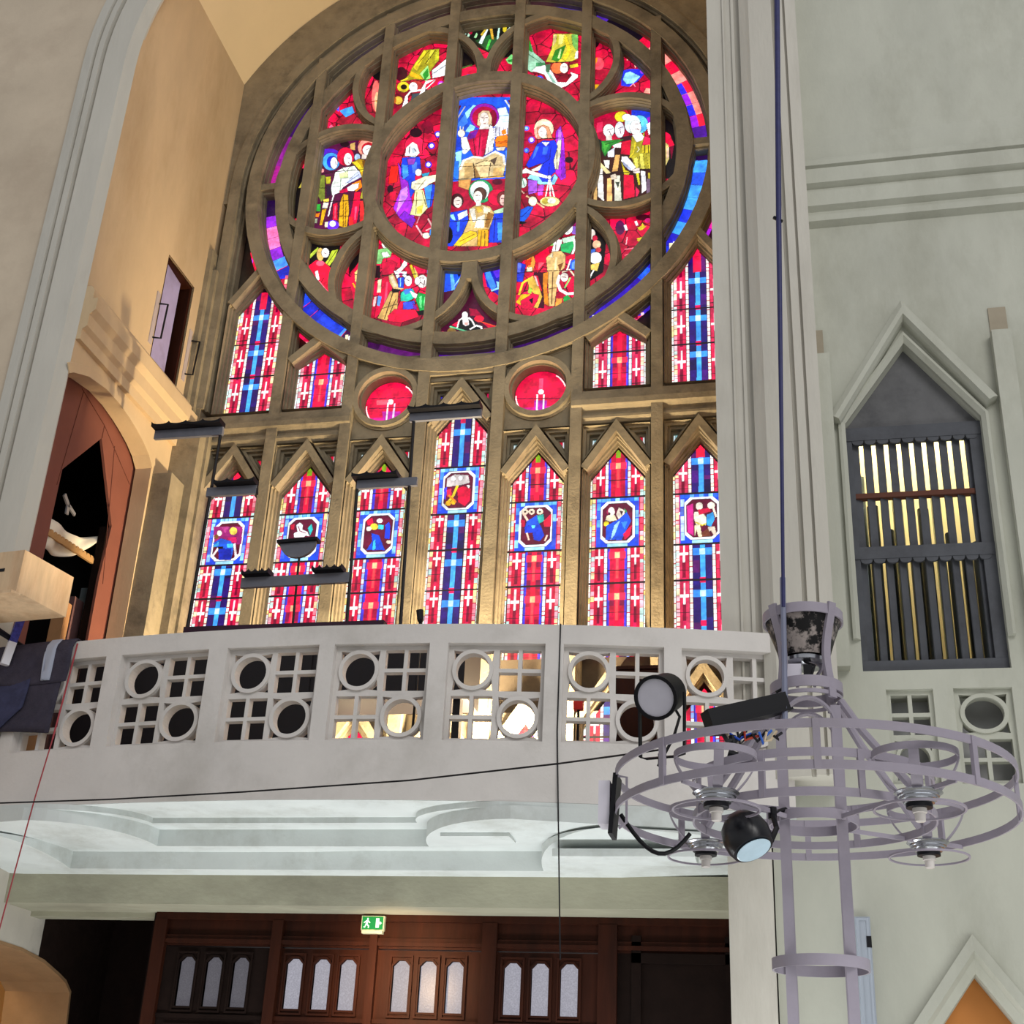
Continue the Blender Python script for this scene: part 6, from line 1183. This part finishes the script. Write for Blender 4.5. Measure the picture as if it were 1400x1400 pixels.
q = onY(1003, 1018, 6.8); MB().tube([onY(1001, 1006, 6.8), onY(1003, 1024, 6.8)], .02, 8).tube([onY(996, 1030, 6.8), onY(1008, 1034, 6.8)], .022, 8).build('clamp', BLACK, dv)
q = onY(836, 1098, 7.0); wf = tag(empty('floodlight', tuple(q)), 'flat white-backed floodlight clipped to the far left edge of the hoop', 'floodlight')
MB().obox(q+np.array([-.03, 0, -.01]), (.03, .0, 0), (.0, .07, 0), (.0, 0, .115)).build('body', mat('white_plastic', (222, 218, 230)), wf); MB().obox(q+np.array([.02, -.01, -.02]), (.012, 0, 0), (0, .085, 0), (.012, 0, .16)).build('frame', BLACK, wf)
MB().strip([q+np.array([.03, -.07, .13]), q+np.array([.09, -.07, .12]), q+np.array([.09, -.07, -.12]), q+np.array([.05, -.07, -.15])], .012, .012, (0, 1, 0)).build('bracket', LAV, wf)
MB().tube([q+np.array([.05+.36*t, .05*t, -.06-.20*math.sin(PI*min(t*.85, 1))]) for t in np.linspace(0, 1, 12)], .012, 6).build('flex', BLACK, wf)

# ------------------------------------------------------------------ wires, rope, column speaker
w1 = onY(765, 858, 9.98); tag(MB().tube([arcp(w1[0], .10, 5.504), arcp(w1[0], -.004, 5.504), arcp(w1[0], -.006, 4.6), onY(766, 1312, 9.97)], .006, 5).build('hanging_wire', BLACK), 'thin black wire hanging straight down the face of the parapet', 'wire')
q = [onY(x, y, Y) for x, y, Y in ((-30, 1099, 8.6), (150, 1093, 8.4), (330, 1083, 8.2), (560, 1067, 7.9), (765, 1044, 7.5), (912, 1024, 7.0))]
tag(MB().tube(q, .006, 5).build('stay_wire', BLACK), 'thin dark wire strung across the parapet from the left edge to the chandelier', 'wire')
q = [onY(x, y, Y) for x, y, Y in ((100, 905, 9.85), (72, 1010, 9.85), (48, 1090, 9.85), (22, 1185, 9.8), (-6, 1290, 9.8))]
tag(MB().tube(q, .006, 5).tube([onY(106, 880, 9.9), onY(88, 950, 9.85), onY(72, 1010, 9.85)], .008, 5).build('red_rope', mat('red_cord', (150, 60, 66), .8, .1)), 'thin red rope hanging from the blanket at the lower left', 'rope')
z1 = onY(1180, 1252, YW-.16)[2]; xs = onY(1184, 1330, YW-.16)[0]
cs = tag(empty('column_speaker', (xs, YW-.12, z1-2.2)), 'slim grey column loudspeaker on the right wall behind the chandelier posts', 'loudspeaker')
MB().sweep([(xs-.055, z1-2.2), (xs+.055, z1-2.2), (xs+.055, z1), (xs-.055, z1)], [(0, 0), (0, -.10), (.012, -.115), (.03, -.115)], XZ(YW-.02), closed=True).box(xs-.05, xs+.05, YW-.13, YW-.02, z1-2.19, z1-.01).build('case', mat('speaker_grey', (160, 168, 180), .5, .05), cs)
MB().box(xs+.02, xs+.056, YW-.137, YW-.12, z1-.22, z1-.14).build('badge', BLACK, cs)
MB().box(xs-.02, xs+.02, YW-.03, YW+.0, z1-.6, z1-.5).build('bracket', BLACK, cs)
